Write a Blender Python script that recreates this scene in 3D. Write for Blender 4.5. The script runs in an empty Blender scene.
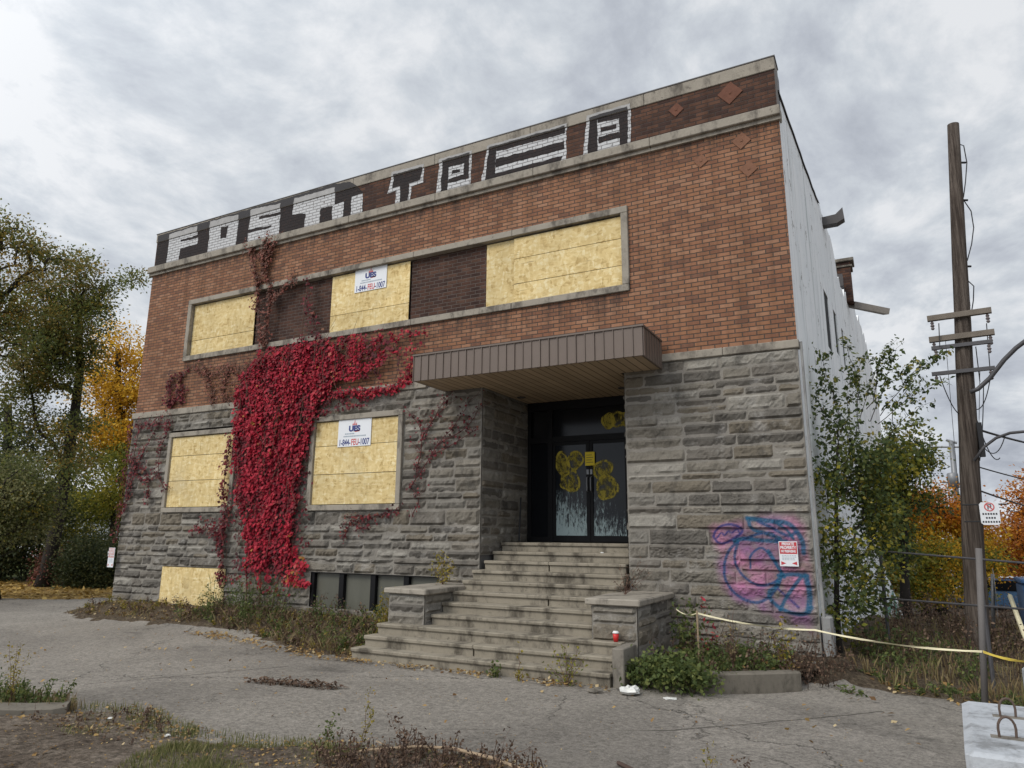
import bpy, math, random
import numpy as np
from mathutils import Vector, Matrix, noise as mn
R = math.radians
sc = bpy.context.scene
COL = sc.collection
rng = random.Random(7)

# ------------------------------------------------------------------ camera
F_PX = 703.34
CAM = Vector((17.562, -11.657, 1.65))
CR = Vector((0.88282, 0.46962, 0.0084)).normalized()
CF = Vector((-0.45878, 0.86305, 0.21135)).normalized()
CU = CR.cross(CF).normalized(); CR = CF.cross(CU).normalized()
cd = bpy.data.cameras.new('camera'); cam = bpy.data.objects.new('camera', cd); COL.objects.link(cam)
cd.sensor_fit = 'HORIZONTAL'; cd.sensor_width = 36.0; cd.lens = 36.0 * F_PX / 1024.0
cd.clip_start = 0.05; cd.clip_end = 3000
mw = Matrix.Identity(4)
for i in range(3):
    mw[i][0] = CR[i]; mw[i][1] = CU[i]; mw[i][2] = -CF[i]; mw[i][3] = CAM[i]
cam.matrix_world = mw
sc.camera = cam

def at(px, py, dist):
    """point seen at a pixel of the photograph, a given ground distance from the camera"""
    d = CF * F_PX + CR * (px - 512) - CU * (py - 384)
    return CAM + d * (dist / math.hypot(d.x, d.y))

# ------------------------------------------------------------------ exposure, sky, sun
sc.view_settings.view_transform = 'Standard'
sc.view_settings.look = 'None'
sc.view_settings.gamma = 1.0
sc.view_settings.use_curve_mapping = False
sc.view_settings.exposure = 0.08
SUN_DIR = Vector((-0.38, -0.72, 0.72)).normalized()      # towards the sun
SUN_EL = math.asin(SUN_DIR.z); SUN_AZ = math.atan2(SUN_DIR.x, SUN_DIR.y)
sd = bpy.data.lights.new('sun', 'SUN'); sun = bpy.data.objects.new('sun', sd); COL.objects.link(sun)
sd.energy = 1.5; sd.angle = R(24); sd.color = (1.0, 0.93, 0.82)
sun.rotation_euler = (-SUN_DIR).to_track_quat('-Z', 'Y').to_euler()

class G:
    """thin wrapper for building node trees"""
    def __init__(s, nt): s.nt = nt
    def n(s, typ, ins=None, **props):
        nd = s.nt.nodes.new(typ)
        for k, v in props.items(): setattr(nd, k, v)
        for k, v in (ins or {}).items():
            if hasattr(v, 'is_output'): s.nt.links.new(v, nd.inputs[k])
            else:
                if isinstance(v, tuple) and len(v) == 3 and nd.inputs[k].type == 'RGBA': v = v + (1,)
                nd.inputs[k].default_value = v
        return nd
    def m(s, op, a, b=None, c=None, clamp=False):
        ins = {0: a}
        if b is not None: ins[1] = b
        if c is not None: ins[2] = c
        return s.n('ShaderNodeMath', ins, operation=op, use_clamp=clamp).outputs[0]
    def vm(s, op, a, b=None, sc=None):
        ins = {0: a}
        if b is not None: ins[1] = b
        if sc is not None: ins['Scale'] = sc
        return s.n('ShaderNodeVectorMath', ins, operation=op)
    def noise(s, vec, scale, detail=4.0, rough=0.55, dist=0.0):
        return s.n('ShaderNodeTexNoise', {'Vector': vec, 'Scale': scale, 'Detail': detail, 'Roughness': rough, 'Distortion': dist}).outputs[0]
    def ramp(s, fac, stops, interp='LINEAR'):
        nd = s.n('ShaderNodeValToRGB', {0: fac}); cr = nd.color_ramp; cr.interpolation = interp
        while len(cr.elements) < len(stops): cr.elements.new(0.5)
        for e, (p, c) in zip(cr.elements, stops):
            e.position = p; e.color = (c, c, c, 1) if not isinstance(c, tuple) else c + (1,)
        return nd.outputs[0]
    def mix(s, fac, a, b, blend='MIX'):
        nd = s.n('ShaderNodeMix', {0: fac, 6: a, 7: b}, data_type='RGBA', blend_type=blend)
        return nd.outputs[2]
    def mul(s, col, f):      # colour times grey value
        nd = s.n('ShaderNodeVectorMath', {0: col, 3: f}, operation='SCALE'); return nd.outputs[0]
    def smooth(s, v, a, b):
        return s.n('ShaderNodeMapRange', {0: v, 1: a, 2: b, 3: 0.0, 4: 1.0}, interpolation_type='SMOOTHSTEP').outputs[0]
    def scalev(s, vec, v): return s.vm('MULTIPLY', vec, v).outputs[0]
    def sep(s, vec):
        nd = s.n('ShaderNodeSeparateXYZ', {0: vec}); return nd.outputs[0], nd.outputs[1], nd.outputs[2]
    def comb(s, x, y, z): return s.n('ShaderNodeCombineXYZ', {0: x, 1: y, 2: z}).outputs[0]
    def attr(s, name, out='Fac'): return s.n('ShaderNodeAttribute', attribute_name=name).outputs[out]

w = bpy.data.worlds.new('World'); sc.world = w; w.use_nodes = True
w.node_tree.nodes.clear(); g = G(w.node_tree)
sky = g.n('ShaderNodeTexSky', sky_type='NISHITA', sun_disc=False, sun_elevation=SUN_EL, sun_rotation=SUN_AZ)
dirv = g.n('ShaderNodeTexCoord').outputs['Generated']
dx, dy, dz = g.sep(dirv)
den = g.m('ADD', g.m('MAXIMUM', dz, 0.0), 0.34)
pv = g.comb(g.m('DIVIDE', dx, den), g.m('DIVIDE', dy, den), 0.0)
warp = g.n('ShaderNodeTexNoise', {'Vector': pv, 'Scale': 0.9, 'Detail': 3.0}).outputs[1]
pv2 = g.vm('ADD', pv, g.scalev(warp, (0.45, 0.3, 0.0))).outputs[0]
n1 = g.noise(g.scalev(pv2, (1.1, 1.0, 1)), 3.1, 10, 0.6, 0.1)
n2 = g.noise(g.scalev(pv2, (1.2, 1.0, 1)), 9.0, 8, 0.62, 0.2)
n3 = g.noise(pv, 0.9, 3, 0.5)
dens = g.m('ADD', g.m('ADD', g.m('MULTIPLY', n1, 0.58), g.m('MULTIPLY', n2, 0.25)), g.m('MULTIPLY', n3, 0.24))
cloud = g.ramp(dens, [(0.40, (0.39, 0.42, 0.48)), (0.48, (0.50, 0.535, 0.595)), (0.54, (0.60, 0.64, 0.69)), (0.61, (0.77, 0.79, 0.82))])
sdot = g.m('MAXIMUM', g.vm('DOT_PRODUCT', dirv, tuple(SUN_DIR)).outputs['Value'], 0.0)
glow = g.m('ADD', 0.96, g.m('MULTIPLY', g.m('POWER', sdot, 2.0), 1.2))
cloud = g.mul(g.mul(cloud, glow), 10.0)
cov = g.smooth(n3, 0.26, 0.44)
cov = g.m('ADD', 0.72, g.m('MULTIPLY', cov, 0.28))
mixc = g.mix(cov, sky.outputs[0], cloud)
bg = g.n('ShaderNodeBackground', {0: mixc, 1: 0.1})
wo = g.n('ShaderNodeOutputWorld', {0: bg.outputs[0]})

# ------------------------------------------------------------------ materials
MATS = {}
def newmat(name):
    m = bpy.data.materials.new(name); m.use_nodes = True; m.node_tree.nodes.clear(); MATS[name] = m
    return m, G(m.node_tree)
def finish(g, col, rough=0.8, height=None, bstr=0.5, bdist=0.02, metal=0.0, spec=0.3, normal=None):
    p = g.n('ShaderNodeBsdfPrincipled', {'Base Color': col, 'Roughness': rough, 'Metallic': metal, 'Specular IOR Level': spec})
    if height is not None:
        b = g.n('ShaderNodeBump', {'Height': height, 'Strength': bstr, 'Distance': bdist})
        g.nt.links.new(b.outputs[0], p.inputs['Normal'])
    g.n('ShaderNodeOutputMaterial', {0: p.outputs[0]})
    return p
def objc(g): return g.n('ShaderNodeTexCoord').outputs['Object']

def simple(name, col, rough=0.7, var=0.15, scale=6.0, bump=0.0, metal=0.0, spec=0.3, streak=False):
    m, g = newmat(name); c = objc(g)
    v = g.scalev(c, (1, 1, 0.15)) if streak else c
    n = g.noise(v, scale, 6, 0.6)
    f = g.m('ADD', 1.0 - var, g.m('MULTIPLY', n, 2 * var))
    n2 = g.noise(c, scale * 12, 3)
    f = g.m('MULTIPLY', f, g.m('ADD', 1 - var * 0.4, g.m('MULTIPLY', n2, 0.8 * var)))
    finish(g, g.mul(col, f), rough, n2 if bump else None, bump, 0.01, metal, spec)
    return m

def brick_core(g):
    c = objc(g); x, y, z = g.sep(c)
    wn = g.n('ShaderNodeTexNoise', {'Vector': c, 'Scale': 7.0, 'Detail': 3.0}).outputs[1]
    wx, wy, wz = g.sep(wn)
    u = g.m('ADD', g.m('ADD', x, y), g.m('MULTIPLY', g.m('SUBTRACT', wx, 0.5), 0.012))
    v = g.m('ADD', z, g.m('MULTIPLY', g.m('SUBTRACT', wz, 0.5), 0.010))
    bw, bh = 0.228, 0.0765
    rv = g.m('DIVIDE', v, bh); row = g.m('FLOOR', rv); fz = g.m('MULTIPLY', g.m('FRACT', rv), bh)
    par = g.m('MULTIPLY', g.m('FLOORED_MODULO', row, 2.0), 0.5)
    ru = g.m('ADD', g.m('DIVIDE', u, bw), par); colm = g.m('FLOOR', ru); fx = g.m('MULTIPLY', g.m('FRACT', ru), bw)
    ex = g.m('MINIMUM', fx, g.m('SUBTRACT', bw, fx)); ez = g.m('MINIMUM', fz, g.m('SUBTRACT', bh, fz))
    e = g.m('MINIMUM', ex, ez)
    mask = g.smooth(e, 0.005, 0.011)
    wnz = g.n('ShaderNodeTexWhiteNoise', {0: g.comb(colm, row, 3.0)}, noise_dimensions='3D')
    return c, mask, wnz.outputs[0], x, z

def brickmat(name, stops, mortar, paint=None, wear=0.0, ledges=()):
    m, g = newmat(name)
    c, mask, rnd, x, z = brick_core(g)
    col = g.ramp(rnd, stops, 'CONSTANT')
    big = g.noise(c, 0.55, 4); mid = g.noise(c, 3.0, 5, 0.65); fine = g.noise(c, 60, 4, 0.7)
    f = g.m('ADD', 0.55, g.m('ADD', g.m('MULTIPLY', big, 0.35), g.m('ADD', g.m('MULTIPLY', mid, 0.3), g.m('MULTIPLY', fine, 0.25))))
    col = g.mul(col, f)
    st = g.noise(g.scalev(c, (5, 5, 0.35)), 1.2, 5, 0.65)
    col = g.mul(col, g.m('ADD', 0.72, g.m('MULTIPLY', g.smooth(st, 0.3, 0.62), 0.28)))
    mcol = g.mul(mortar, g.m('ADD', 0.7, g.m('MULTIPLY', mid, 0.6)))
    if paint is not None:
        pw = g.noise(c, 14, 5, 0.7)
        pm = g.m('MULTIPLY', g.smooth(pw, wear - 0.05, wear + 0.05), 1.0)
        pm = g.m('MULTIPLY', pm, 0.93)
        col = g.mix(pm, col, g.mul(paint, g.m('ADD', 0.85, g.m('MULTIPLY', mid, 0.3))))
        mcol = g.mix(g.m('MULTIPLY', pm, 0.28), mcol, paint)
    out = g.mix(mask, mcol, col)
    for zl, ln, xa, xb in ledges:      # soot washed down from the ledges
        rn = g.smooth(g.noise(g.scalev(c, (5, 5, 0.25)), 1.7, 6, 0.7), 0.40, 0.62)
        fd = g.m('MULTIPLY', g.smooth(z, zl - ln, zl), g.m('MULTIPLY', g.m('LESS_THAN', z, zl + 0.01), g.m('MULTIPLY', g.m('GREATER_THAN', x, xa), g.m('LESS_THAN', x, xb))))
        out = g.mix(g.m('MULTIPLY', g.m('MULTIPLY', rn, fd), 0.7), out, (0.055, 0.042, 0.036))
    h = g.m('ADD', g.m('MULTIPLY', mask, 1.0), g.m('ADD', g.m('MULTIPLY', fine, 0.35), g.m('MULTIPLY', rnd, 0.3)))
    finish(g, out, 0.88, h, 0.75, 0.009, spec=0.15)
    return m

BR = [(0.0, (0.265, 0.130, 0.076)), (0.16, (0.30, 0.150, 0.088)), (0.34, (0.225, 0.108, 0.066)), (0.5, (0.325, 0.172, 0.104)),
      (0.66, (0.28, 0.138, 0.078)), (0.8, (0.185, 0.094, 0.062)), (0.86, (0.315, 0.172, 0.108)), (0.92, (0.245, 0.118, 0.070))]
brickmat('brick_orange', BR, (0.082, 0.063, 0.052), ledges=((6.0, 0.7, -6.5, 5.45), (8.64, 0.45, -8.3, 8.3)))
BP = [(0.0, (0.088, 0.047, 0.034)), (0.2, (0.104, 0.054, 0.037)), (0.45, (0.072, 0.040, 0.030)), (0.65, (0.120, 0.062, 0.042)), (0.85, (0.06, 0.035, 0.029))]
brickmat('brick_dark', BP, (0.06, 0.045, 0.04))
BPN = [(0.0, (0.066, 0.036, 0.028)), (0.3, (0.082, 0.043, 0.032)), (0.6, (0.055, 0.032, 0.027)), (0.85, (0.10, 0.055, 0.04))]
brickmat('brick_brown_panel', BPN, (0.10, 0.08, 0.07))
brickmat('paint_white_on_brick', BP, (0.11, 0.10, 0.10), paint=(0.56, 0.57, 0.58), wear=0.37)
brickmat('paint_black_on_brick', BP, (0.03, 0.027, 0.027), paint=(0.030, 0.027, 0.028), wear=0.37)
simple('paint_grey_on_concrete', (0.34, 0.335, 0.33), 0.8, 0.4, 5)
simple('paint_black_on_concrete', (0.03, 0.028, 0.03), 0.7, 0.3, 5)

# rock-faced stone, with mortar joints and sprayed paint stored per vertex
m, g = newmat('rock_faced_stone'); c = objc(g)
rnd = g.attr('rnd'); mort = g.attr('mort')
col = g.ramp(rnd, [(0.0, (0.126, 0.116, 0.102)), (0.15, (0.189, 0.172, 0.144)), (0.32, (0.155, 0.141, 0.122)), (0.48, (0.227, 0.207, 0.175)), (0.62, (0.172, 0.150, 0.118)),
                   (0.78, (0.202, 0.189, 0.166)), (0.9, (0.277, 0.260, 0.228))], 'CONSTANT')
a1 = g.noise(c, 5, 6, 0.65); a2 = g.noise(c, 40, 5, 0.7); a3 = g.noise(c, 0.8, 3)
f = g.m('ADD', 0.35, g.m('ADD', g.m('MULTIPLY', a1, 0.6), g.m('ADD', g.m('MULTIPLY', a2, 0.45), g.m('MULTIPLY', a3, 0.25))))
col = g.mul(col, f)
dark = g.smooth(g.noise(g.scalev(c, (1, 1, 0.6)), 2.2, 8, 0.75), 0.50, 0.66)
col = g.mix(g.m('MULTIPLY', dark, 0.68), col, (0.062, 0.058, 0.052))
pale = g.smooth(g.noise(g.vm('ADD', c, (7.0, 3.0, 5.0)).outputs[0], 1.6, 7, 0.72), 0.55, 0.70)
col = g.mix(g.m('MULTIPLY', pale, 0.5), col, (0.40, 0.385, 0.36))
mcol = g.mul((0.25, 0.232, 0.205), g.m('ADD', 0.6, g.m('MULTIPLY', a1, 0.8)))
mcol = g.mix(g.m('MULTIPLY', dark, 0.5), mcol, (0.08, 0.075, 0.068))
col = g.mix(mort, col, mcol)
pa = g.n('ShaderNodeAttribute', attribute_name='paint')
pm = g.m('MULTIPLY', pa.outputs['Alpha'], g.m('ADD', 0.72, g.m('MULTIPLY', g.smooth(a2, 0.35, 0.55), 0.28)))
col = g.mix(pm, col, pa.outputs['Color'])
finish(g, col, 0.92, g.m('ADD', a2, g.m('MULTIPLY', a1, 0.8)), 0.8, 0.018, spec=0.12)

# weathered cast concrete trim
def concrete(name, base, dark, stainz=True, bump=0.5):
    m, g = newmat(name); c = objc(g)
    a = g.noise(c, 1.7, 6, 0.65); b = g.noise(c, 22, 5, 0.7); s = g.noise(g.scalev(c, (2.2, 2.2, 1.1)), 1.3, 7, 0.7)
    col = g.mul(base, g.m('ADD', 0.62, g.m('ADD', g.m('MULTIPLY', a, 0.45), g.m('MULTIPLY', b, 0.3))))
    col = g.mix(g.m('MULTIPLY', g.smooth(s, 0.46, 0.66), 0.8), col, dark)
    sp = g.smooth(g.noise(c, 9, 6, 0.75), 0.60, 0.68)
    col = g.mix(g.m('MULTIPLY', sp, 0.55), col, dark)
    finish(g, col, 0.9, g.m('ADD', b, g.m('MULTIPLY', sp, -0.6)), bump, 0.01, spec=0.15)
concrete('concrete_trim', (0.31, 0.28, 0.235), (0.085, 0.075, 0.065))
concrete('concrete_step', (0.27, 0.24, 0.19), (0.055, 0.047, 0.037))
concrete('concrete_kerb', (0.215, 0.195, 0.165), (0.06, 0.053, 0.044))
concrete('concrete_block', (0.42, 0.44, 0.465), (0.17, 0.172, 0.172), True, 0.9)
concrete('dirty_kerb', (0.165, 0.148, 0.122), (0.05, 0.044, 0.036))
concrete('concrete_guard', (0.27, 0.27, 0.265), (0.17, 0.17, 0.17))
concrete('plaster_roof', (0.16, 0.155, 0.15), (0.08, 0.08, 0.08))

# peeling white wall paint
m, g = newmat('peeling_white_wall'); c = objc(g)
a = g.noise(c, 1.2, 6, 0.6); s = g.noise(g.scalev(c, (3, 3, 0.16)), 1.5, 8, 0.7); s2 = g.noise(g.scalev(c, (7, 7, 0.1)), 1.4, 6, 0.7)
col = g.mix(g.smooth(a, 0.35, 0.65), (0.80, 0.82, 0.83), (0.86, 0.87, 0.875))
col = g.mix(g.m('MULTIPLY', g.smooth(s, 0.53, 0.70), 0.7), col, (0.30, 0.335, 0.325))
col = g.mix(g.m('MULTIPLY', g.smooth(s2, 0.61, 0.70), 0.7), col, (0.20, 0.175, 0.14))
chip = g.smooth(g.noise(g.scalev(c, (1, 1, 0.7)), 3.2, 9, 0.75), 0.60, 0.63)
col = g.mix(chip, col, (0.20, 0.175, 0.15))
finish(g, col, 0.85, g.m('ADD', g.m('MULTIPLY', chip, -1.0), g.noise(c, 30, 4)), 0.5, 0.012, spec=0.2)

# oriented strand board
m, g = newmat('strand_board'); c = objc(g)
wv = g.n('ShaderNodeTexNoise', {'Vector': c, 'Scale': 9.0, 'Detail': 2.0}).outputs[1]
cc = g.vm('ADD', c, g.scalev(wv, (0.10, 0.0, 0.10))).outputs[0]
v1 = g.n('ShaderNodeTexVoronoi', {'Vector': g.scalev(cc, (1, 1, 2.8)), 'Scale': 9.0, 'Randomness': 1.0})
v2 = g.n('ShaderNodeTexVoronoi', {'Vector': g.scalev(cc, (2.6, 1, 1)), 'Scale': 8.0, 'Randomness': 1.0})
r1 = g.sep(v1.outputs['Color'])[0]; r2 = g.sep(v2.outputs['Color'])[1]
fac = g.m('ADD', g.m('MULTIPLY', r1, 0.5), g.m('MULTIPLY', r2, 0.5))
col = g.ramp(fac, [(0.08, (0.46, 0.325, 0.13)), (0.26, (0.60, 0.45, 0.205)), (0.5, (0.67, 0.52, 0.25)), (0.72, (0.71, 0.57, 0.30)), (0.95, (0.77, 0.66, 0.40))])
big = g.noise(c, 1.3, 5, 0.6)
col = g.mul(col, g.m('ADD', 0.62, g.m('ADD', g.m('MULTIPLY', big, 0.52), g.m('MULTIPLY', g.attr('rnd'), 0.16))))
st = g.smooth(g.noise(g.scalev(c, (4, 4, 0.45)), 1.6, 7, 0.7), 0.58, 0.74)
col = g.mix(g.m('MULTIPLY', st, 0.35), col, (0.36, 0.26, 0.13))
hz = g.m('MULTIPLY', g.smooth(g.noise(g.scalev(c, (0.9, 1, 13.0)), 1.5, 4, 0.6), 0.62, 0.70), g.smooth(g.noise(c, 9, 4, 0.7), 0.42, 0.58))
col = g.mix(g.m('MULTIPLY', hz, 0.7), col, (0.24, 0.17, 0.085))
wet = g.smooth(g.noise(g.vm('ADD', c, (4.0, 0.0, 9.0)).outputs[0], 0.9, 5, 0.65), 0.55, 0.75)
col = g.mix(g.m('MULTIPLY', wet, 0.35), col, (0.46, 0.40, 0.27))
fleck = g.smooth(g.noise(g.scalev(c, (1, 1, 2)), 26, 5, 0.75), 0.63, 0.7)
col = g.mix(g.m('MULTIPLY', fleck, 0.65), col, (0.26, 0.155, 0.055))
finish(g, col, 0.75, fac, 0.25, 0.006, spec=0.2)

simple('canopy_metal', (0.135, 0.102, 0.083), 0.45, 0.12, 2.5, spec=0.4)
m, g = newmat('soffit_boards'); c = objc(g); x, y, z = g.sep(c)
k = g.m('FRACT', g.m('DIVIDE', x, 0.155)); e = g.m('MINIMUM', k, g.m('SUBTRACT', 1.0, k))
gap = g.smooth(e, 0.03, 0.07); rw = g.n('ShaderNodeTexWhiteNoise', {1: g.m('FLOOR', g.m('DIVIDE', x, 0.155))}, noise_dimensions='1D').outputs[0]
col = g.mul((0.40, 0.30, 0.20), g.m('ADD', 0.7, g.m('ADD', g.m('MULTIPLY', rw, 0.25), g.m('MULTIPLY', g.noise(c, 3, 5), 0.3))))
finish(g, g.mix(gap, (0.04, 0.03, 0.022), col), 0.6, gap, 0.5, 0.01)

simple('black_frame', (0.011, 0.011, 0.012), 0.5, 0.3, 4, spec=0.12)
simple('dark_void', (0.012, 0.012, 0.013), 0.8, 0.2, 4)
m, g = newmat('dirty_door_glass'); c = objc(g); x, y, z = g.sep(c)
s = g.noise(g.scalev(c, (9, 9, 1.9)), 2.6, 9, 0.8, 0.6)
zz = g.m('ADD', g.m('MULTIPLY', g.m('SUBTRACT', 2.55, z), 0.22), g.m('MULTIPLY', g.m('SUBTRACT', 3.8, x), 0.10))
mk = g.smooth(g.m('ADD', s, zz), 0.56, 0.68)
mk = g.m('MULTIPLY', mk, g.smooth(z, 2.75, 2.45))
col = g.mix(mk, (0.010, 0.012, 0.016), (0.34, 0.43, 0.44))
finish(g, col, g.m('ADD', 0.12, g.m('MULTIPLY', mk, 0.6)), spec=0.22)
simple('pane_grey', (0.105, 0.105, 0.085), 0.35, 0.25, 3, spec=0.4, streak=True)
simple('dark_glass', (0.008, 0.009, 0.011), 0.12, 0.2, 3, spec=0.2)
simple('sign_white', (0.72, 0.74, 0.77), 0.4, 0.05, 3)
simple('sign_red', (0.50, 0.05, 0.06), 0.45, 0.08, 3)
simple('sign_pink_faded', (0.55, 0.27, 0.25), 0.5, 0.12, 6)
simple('ink_red', (0.55, 0.09, 0.09), 0.5, 0.1, 3)
simple('ink_blue', (0.045, 0.06, 0.20), 0.5, 0.1, 3)
simple('ink_grey', (0.30, 0.36, 0.42), 0.5, 0.1, 3)
simple('ink_black', (0.03, 0.03, 0.035), 0.5, 0.1, 3)
simple('paper_yellow', (0.68, 0.52, 0.03), 0.6, 0.1, 5)
def spray(name, col, lo, hi, sc_=9.0):
    m, g = newmat(name); c = objc(g)
    n = g.noise(g.scalev(c, (1.0, 1.0, 0.6)), sc_, 7, 0.72, 0.8); n2 = g.noise(c, 40, 4, 0.7)
    a = g.smooth(g.m('ADD', n, g.m('MULTIPLY', g.m('SUBTRACT', n2, 0.5), 0.25)), lo, hi)
    p = g.n('ShaderNodeBsdfPrincipled', {'Base Color': g.mul(col, g.m('ADD', 0.5, n)), 'Roughness': 0.7, 'Specular IOR Level': 0.2})
    t = g.n('ShaderNodeBsdfTransparent'); mx = g.n('ShaderNodeMixShader', {0: a, 1: t.outputs[0], 2: p.outputs[0]}); g.n('ShaderNodeOutputMaterial', {0: mx.outputs[0]})
spray('spray_yellow', (0.40, 0.32, 0.045), 0.36, 0.56)
spray('spray_olive', (0.30, 0.245, 0.04), 0.42, 0.62, 7.0)
simple('spray_green', (0.22, 0.42, 0.34), 0.6, 0.3, 9)
simple('tape_yellow', (0.72, 0.55, 0.10), 0.45, 0.15, 9)
simple('tape_pale', (0.68, 0.62, 0.42), 0.45, 0.15, 9)
simple('cup_red', (0.55, 0.03, 0.03), 0.35, 0.05, 3)
simple('white_plastic', (0.72, 0.72, 0.72), 0.35, 0.05, 3)
simple('litter_white', (0.66, 0.66, 0.63), 0.6, 0.2, 8)
m, g = newmat('wood_pole'); c = objc(g)
a = g.noise(g.scalev(c, (14, 14, 0.5)), 1.5, 7, 0.7); b = g.noise(g.scalev(c, (45, 45, 1.2)), 1.5, 5, 0.7); d = g.noise(c, 1.1, 5, 0.6)
col = g.mix(g.smooth(a, 0.38, 0.62), (0.055, 0.043, 0.036), (0.135, 0.112, 0.095))
col = g.mix(g.m('MULTIPLY', g.smooth(b, 0.5, 0.66), 0.7), col, (0.030, 0.024, 0.021))
col = g.mul(col, g.m('ADD', 0.6, g.m('MULTIPLY', d, 0.8)))
finish(g, col, 0.92, g.m('ADD', a, b), 0.9, 0.02, spec=0.12)
simple('wood_arm', (0.17, 0.145, 0.12), 0.9, 0.35, 5, 0.5)
simple('galvanised', (0.22, 0.225, 0.235), 0.5, 0.2, 6, metal=0.5, spec=0.5)
simple('weathered_post', (0.135, 0.125, 0.12), 0.75, 0.35, 4, streak=True)
simple('lamp_arm_metal', (0.085, 0.083, 0.088), 0.55, 0.2, 6, metal=0.3)
simple('rusty_steel', (0.10, 0.07, 0.055), 0.7, 0.4, 12)
simple('dark_sheet_metal', (0.07, 0.065, 0.065), 0.5, 0.3, 5)
simple('gutter_metal', (0.20, 0.18, 0.16), 0.6, 0.3, 6)
simple('wire_black', (0.02, 0.02, 0.022), 0.6, 0.1, 3)
simple('rubber_black', (0.02, 0.02, 0.02), 0.8, 0.1, 3)
simple('porcelain', (0.14, 0.12, 0.12), 0.3, 0.1, 3)
simple('car_blue', (0.06, 0.13, 0.24), 0.25, 0.05, 3, spec=0.5)
simple('car_white', (0.60, 0.62, 0.64), 0.3, 0.05, 3, spec=0.5)
simple('blue_plastic', (0.03, 0.075, 0.17), 0.5, 0.15, 3)
simple('rust_plate', (0.14, 0.058, 0.036), 0.8, 0.35, 9, 0.4)
simple('faded_plate', (0.20, 0.098, 0.06), 0.85, 0.3, 9, 0.3)
simple('bark', (0.060, 0.047, 0.037), 0.95, 0.4, 8, 0.8)
simple('bark_dark', (0.030, 0.025, 0.021), 0.95, 0.4, 8, 0.8)
simple('vine_stem', (0.125, 0.072, 0.055), 0.9, 0.3, 12)
simple('vine_stem_dark', (0.10, 0.028, 0.03), 0.9, 0.3, 12)
simple('dead_stick', (0.36, 0.27, 0.18), 0.9, 0.3, 9, 0.5)
simple('dark_stick', (0.075, 0.05, 0.04), 0.9, 0.3, 9, 0.5)

def leafmat(name, stops, trans=0.35, rough=0.6):
    m, g = newmat(name); rnd = g.attr('rnd')
    col = g.ramp(rnd, stops)
    p = g.n('ShaderNodeBsdfPrincipled', {'Base Color': col, 'Roughness': rough, 'Specular IOR Level': 0.25})
    t = g.n('ShaderNodeBsdfTranslucent', {0: col})
    mx = g.n('ShaderNodeMixShader', {0: trans, 1: p.outputs[0], 2: t.outputs[0]})
    g.n('ShaderNodeOutputMaterial', {0: mx.outputs[0]})
leafmat('leaf_crimson', [(0, (0.073, 0.010, 0.015)), (0.3, (0.215, 0.011, 0.026)), (0.6, (0.387, 0.014, 0.035)), (0.88, (0.533, 0.034, 0.061)), (0.985, (0.473, 0.129, 0.101)), (1, (0.430, 0.206, 0.055))], 0.3)
leafmat('leaf_dark_red', [(0, (0.035, 0.012, 0.014)), (0.5, (0.115, 0.020, 0.026)), (0.85, (0.22, 0.025, 0.035)), (1, (0.2, 0.09, 0.05))], 0.25)
leafmat('leaf_dry_brown', [(0, (0.072, 0.036, 0.026)), (0.5, (0.168, 0.072, 0.050)), (1, (0.288, 0.096, 0.072))], 0.25)
leafmat('leaf_olive', [(0, (0.065, 0.085, 0.028)), (0.4, (0.135, 0.159, 0.047)), (0.75, (0.205, 0.220, 0.058)), (1, (0.347, 0.258, 0.045))], 0.45)
leafmat('leaf_rust_olive', [(0, (0.082, 0.081, 0.029)), (0.4, (0.171, 0.154, 0.047)), (0.75, (0.265, 0.190, 0.049)), (1, (0.391, 0.232, 0.036))], 0.45)
leafmat('leaf_grey_green', [(0, (0.098, 0.104, 0.049)), (0.5, (0.189, 0.195, 0.088)), (1, (0.273, 0.260, 0.117))], 0.45)
leafmat('leaf_gold', [(0, (0.312, 0.180, 0.017)), (0.5, (0.655, 0.367, 0.031)), (1, (0.750, 0.510, 0.050))], 0.4)
leafmat('leaf_orange', [(0, (0.265, 0.088, 0.014)), (0.5, (0.624, 0.232, 0.026)), (1, (0.750, 0.375, 0.043))], 0.4)
leafmat('leaf_rust', [(0, (0.202, 0.079, 0.031)), (0.5, (0.432, 0.166, 0.050)), (1, (0.634, 0.259, 0.079))], 0.4)
leafmat('leaf_yellow_green', [(0, (0.078, 0.102, 0.020)), (0.5, (0.203, 0.211, 0.032)), (1, (0.452, 0.359, 0.043))], 0.4)
leafmat('leaf_deep_green', [(0, (0.025, 0.037, 0.016)), (0.5, (0.053, 0.070, 0.027)), (1, (0.106, 0.106, 0.040))], 0.35)
leafmat('leaf_sapling', [(0, (0.043, 0.067, 0.028)), (0.5, (0.094, 0.128, 0.045)), (0.85, (0.181, 0.203, 0.061)), (1, (0.377, 0.304, 0.072))], 0.42)
leafmat('leaf_weed_green', [(0, (0.054, 0.078, 0.026)), (0.5, (0.102, 0.138, 0.043)), (1, (0.180, 0.198, 0.060))], 0.35)
leafmat('leaf_goldenrod', [(0, (0.120, 0.114, 0.024)), (0.5, (0.252, 0.210, 0.036)), (1, (0.408, 0.300, 0.054))], 0.35)
leafmat('dry_grass', [(0, (0.11, 0.078, 0.045)), (0.35, (0.21, 0.15, 0.08)), (0.65, (0.31, 0.235, 0.12)), (0.85, (0.20, 0.20, 0.075)), (1, (0.40, 0.31, 0.18))], 0.35)
leafmat('dry_weed_brown', [(0, (0.055, 0.036, 0.027)), (0.5, (0.13, 0.082, 0.058)), (1, (0.25, 0.17, 0.115))], 0.3)
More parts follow.
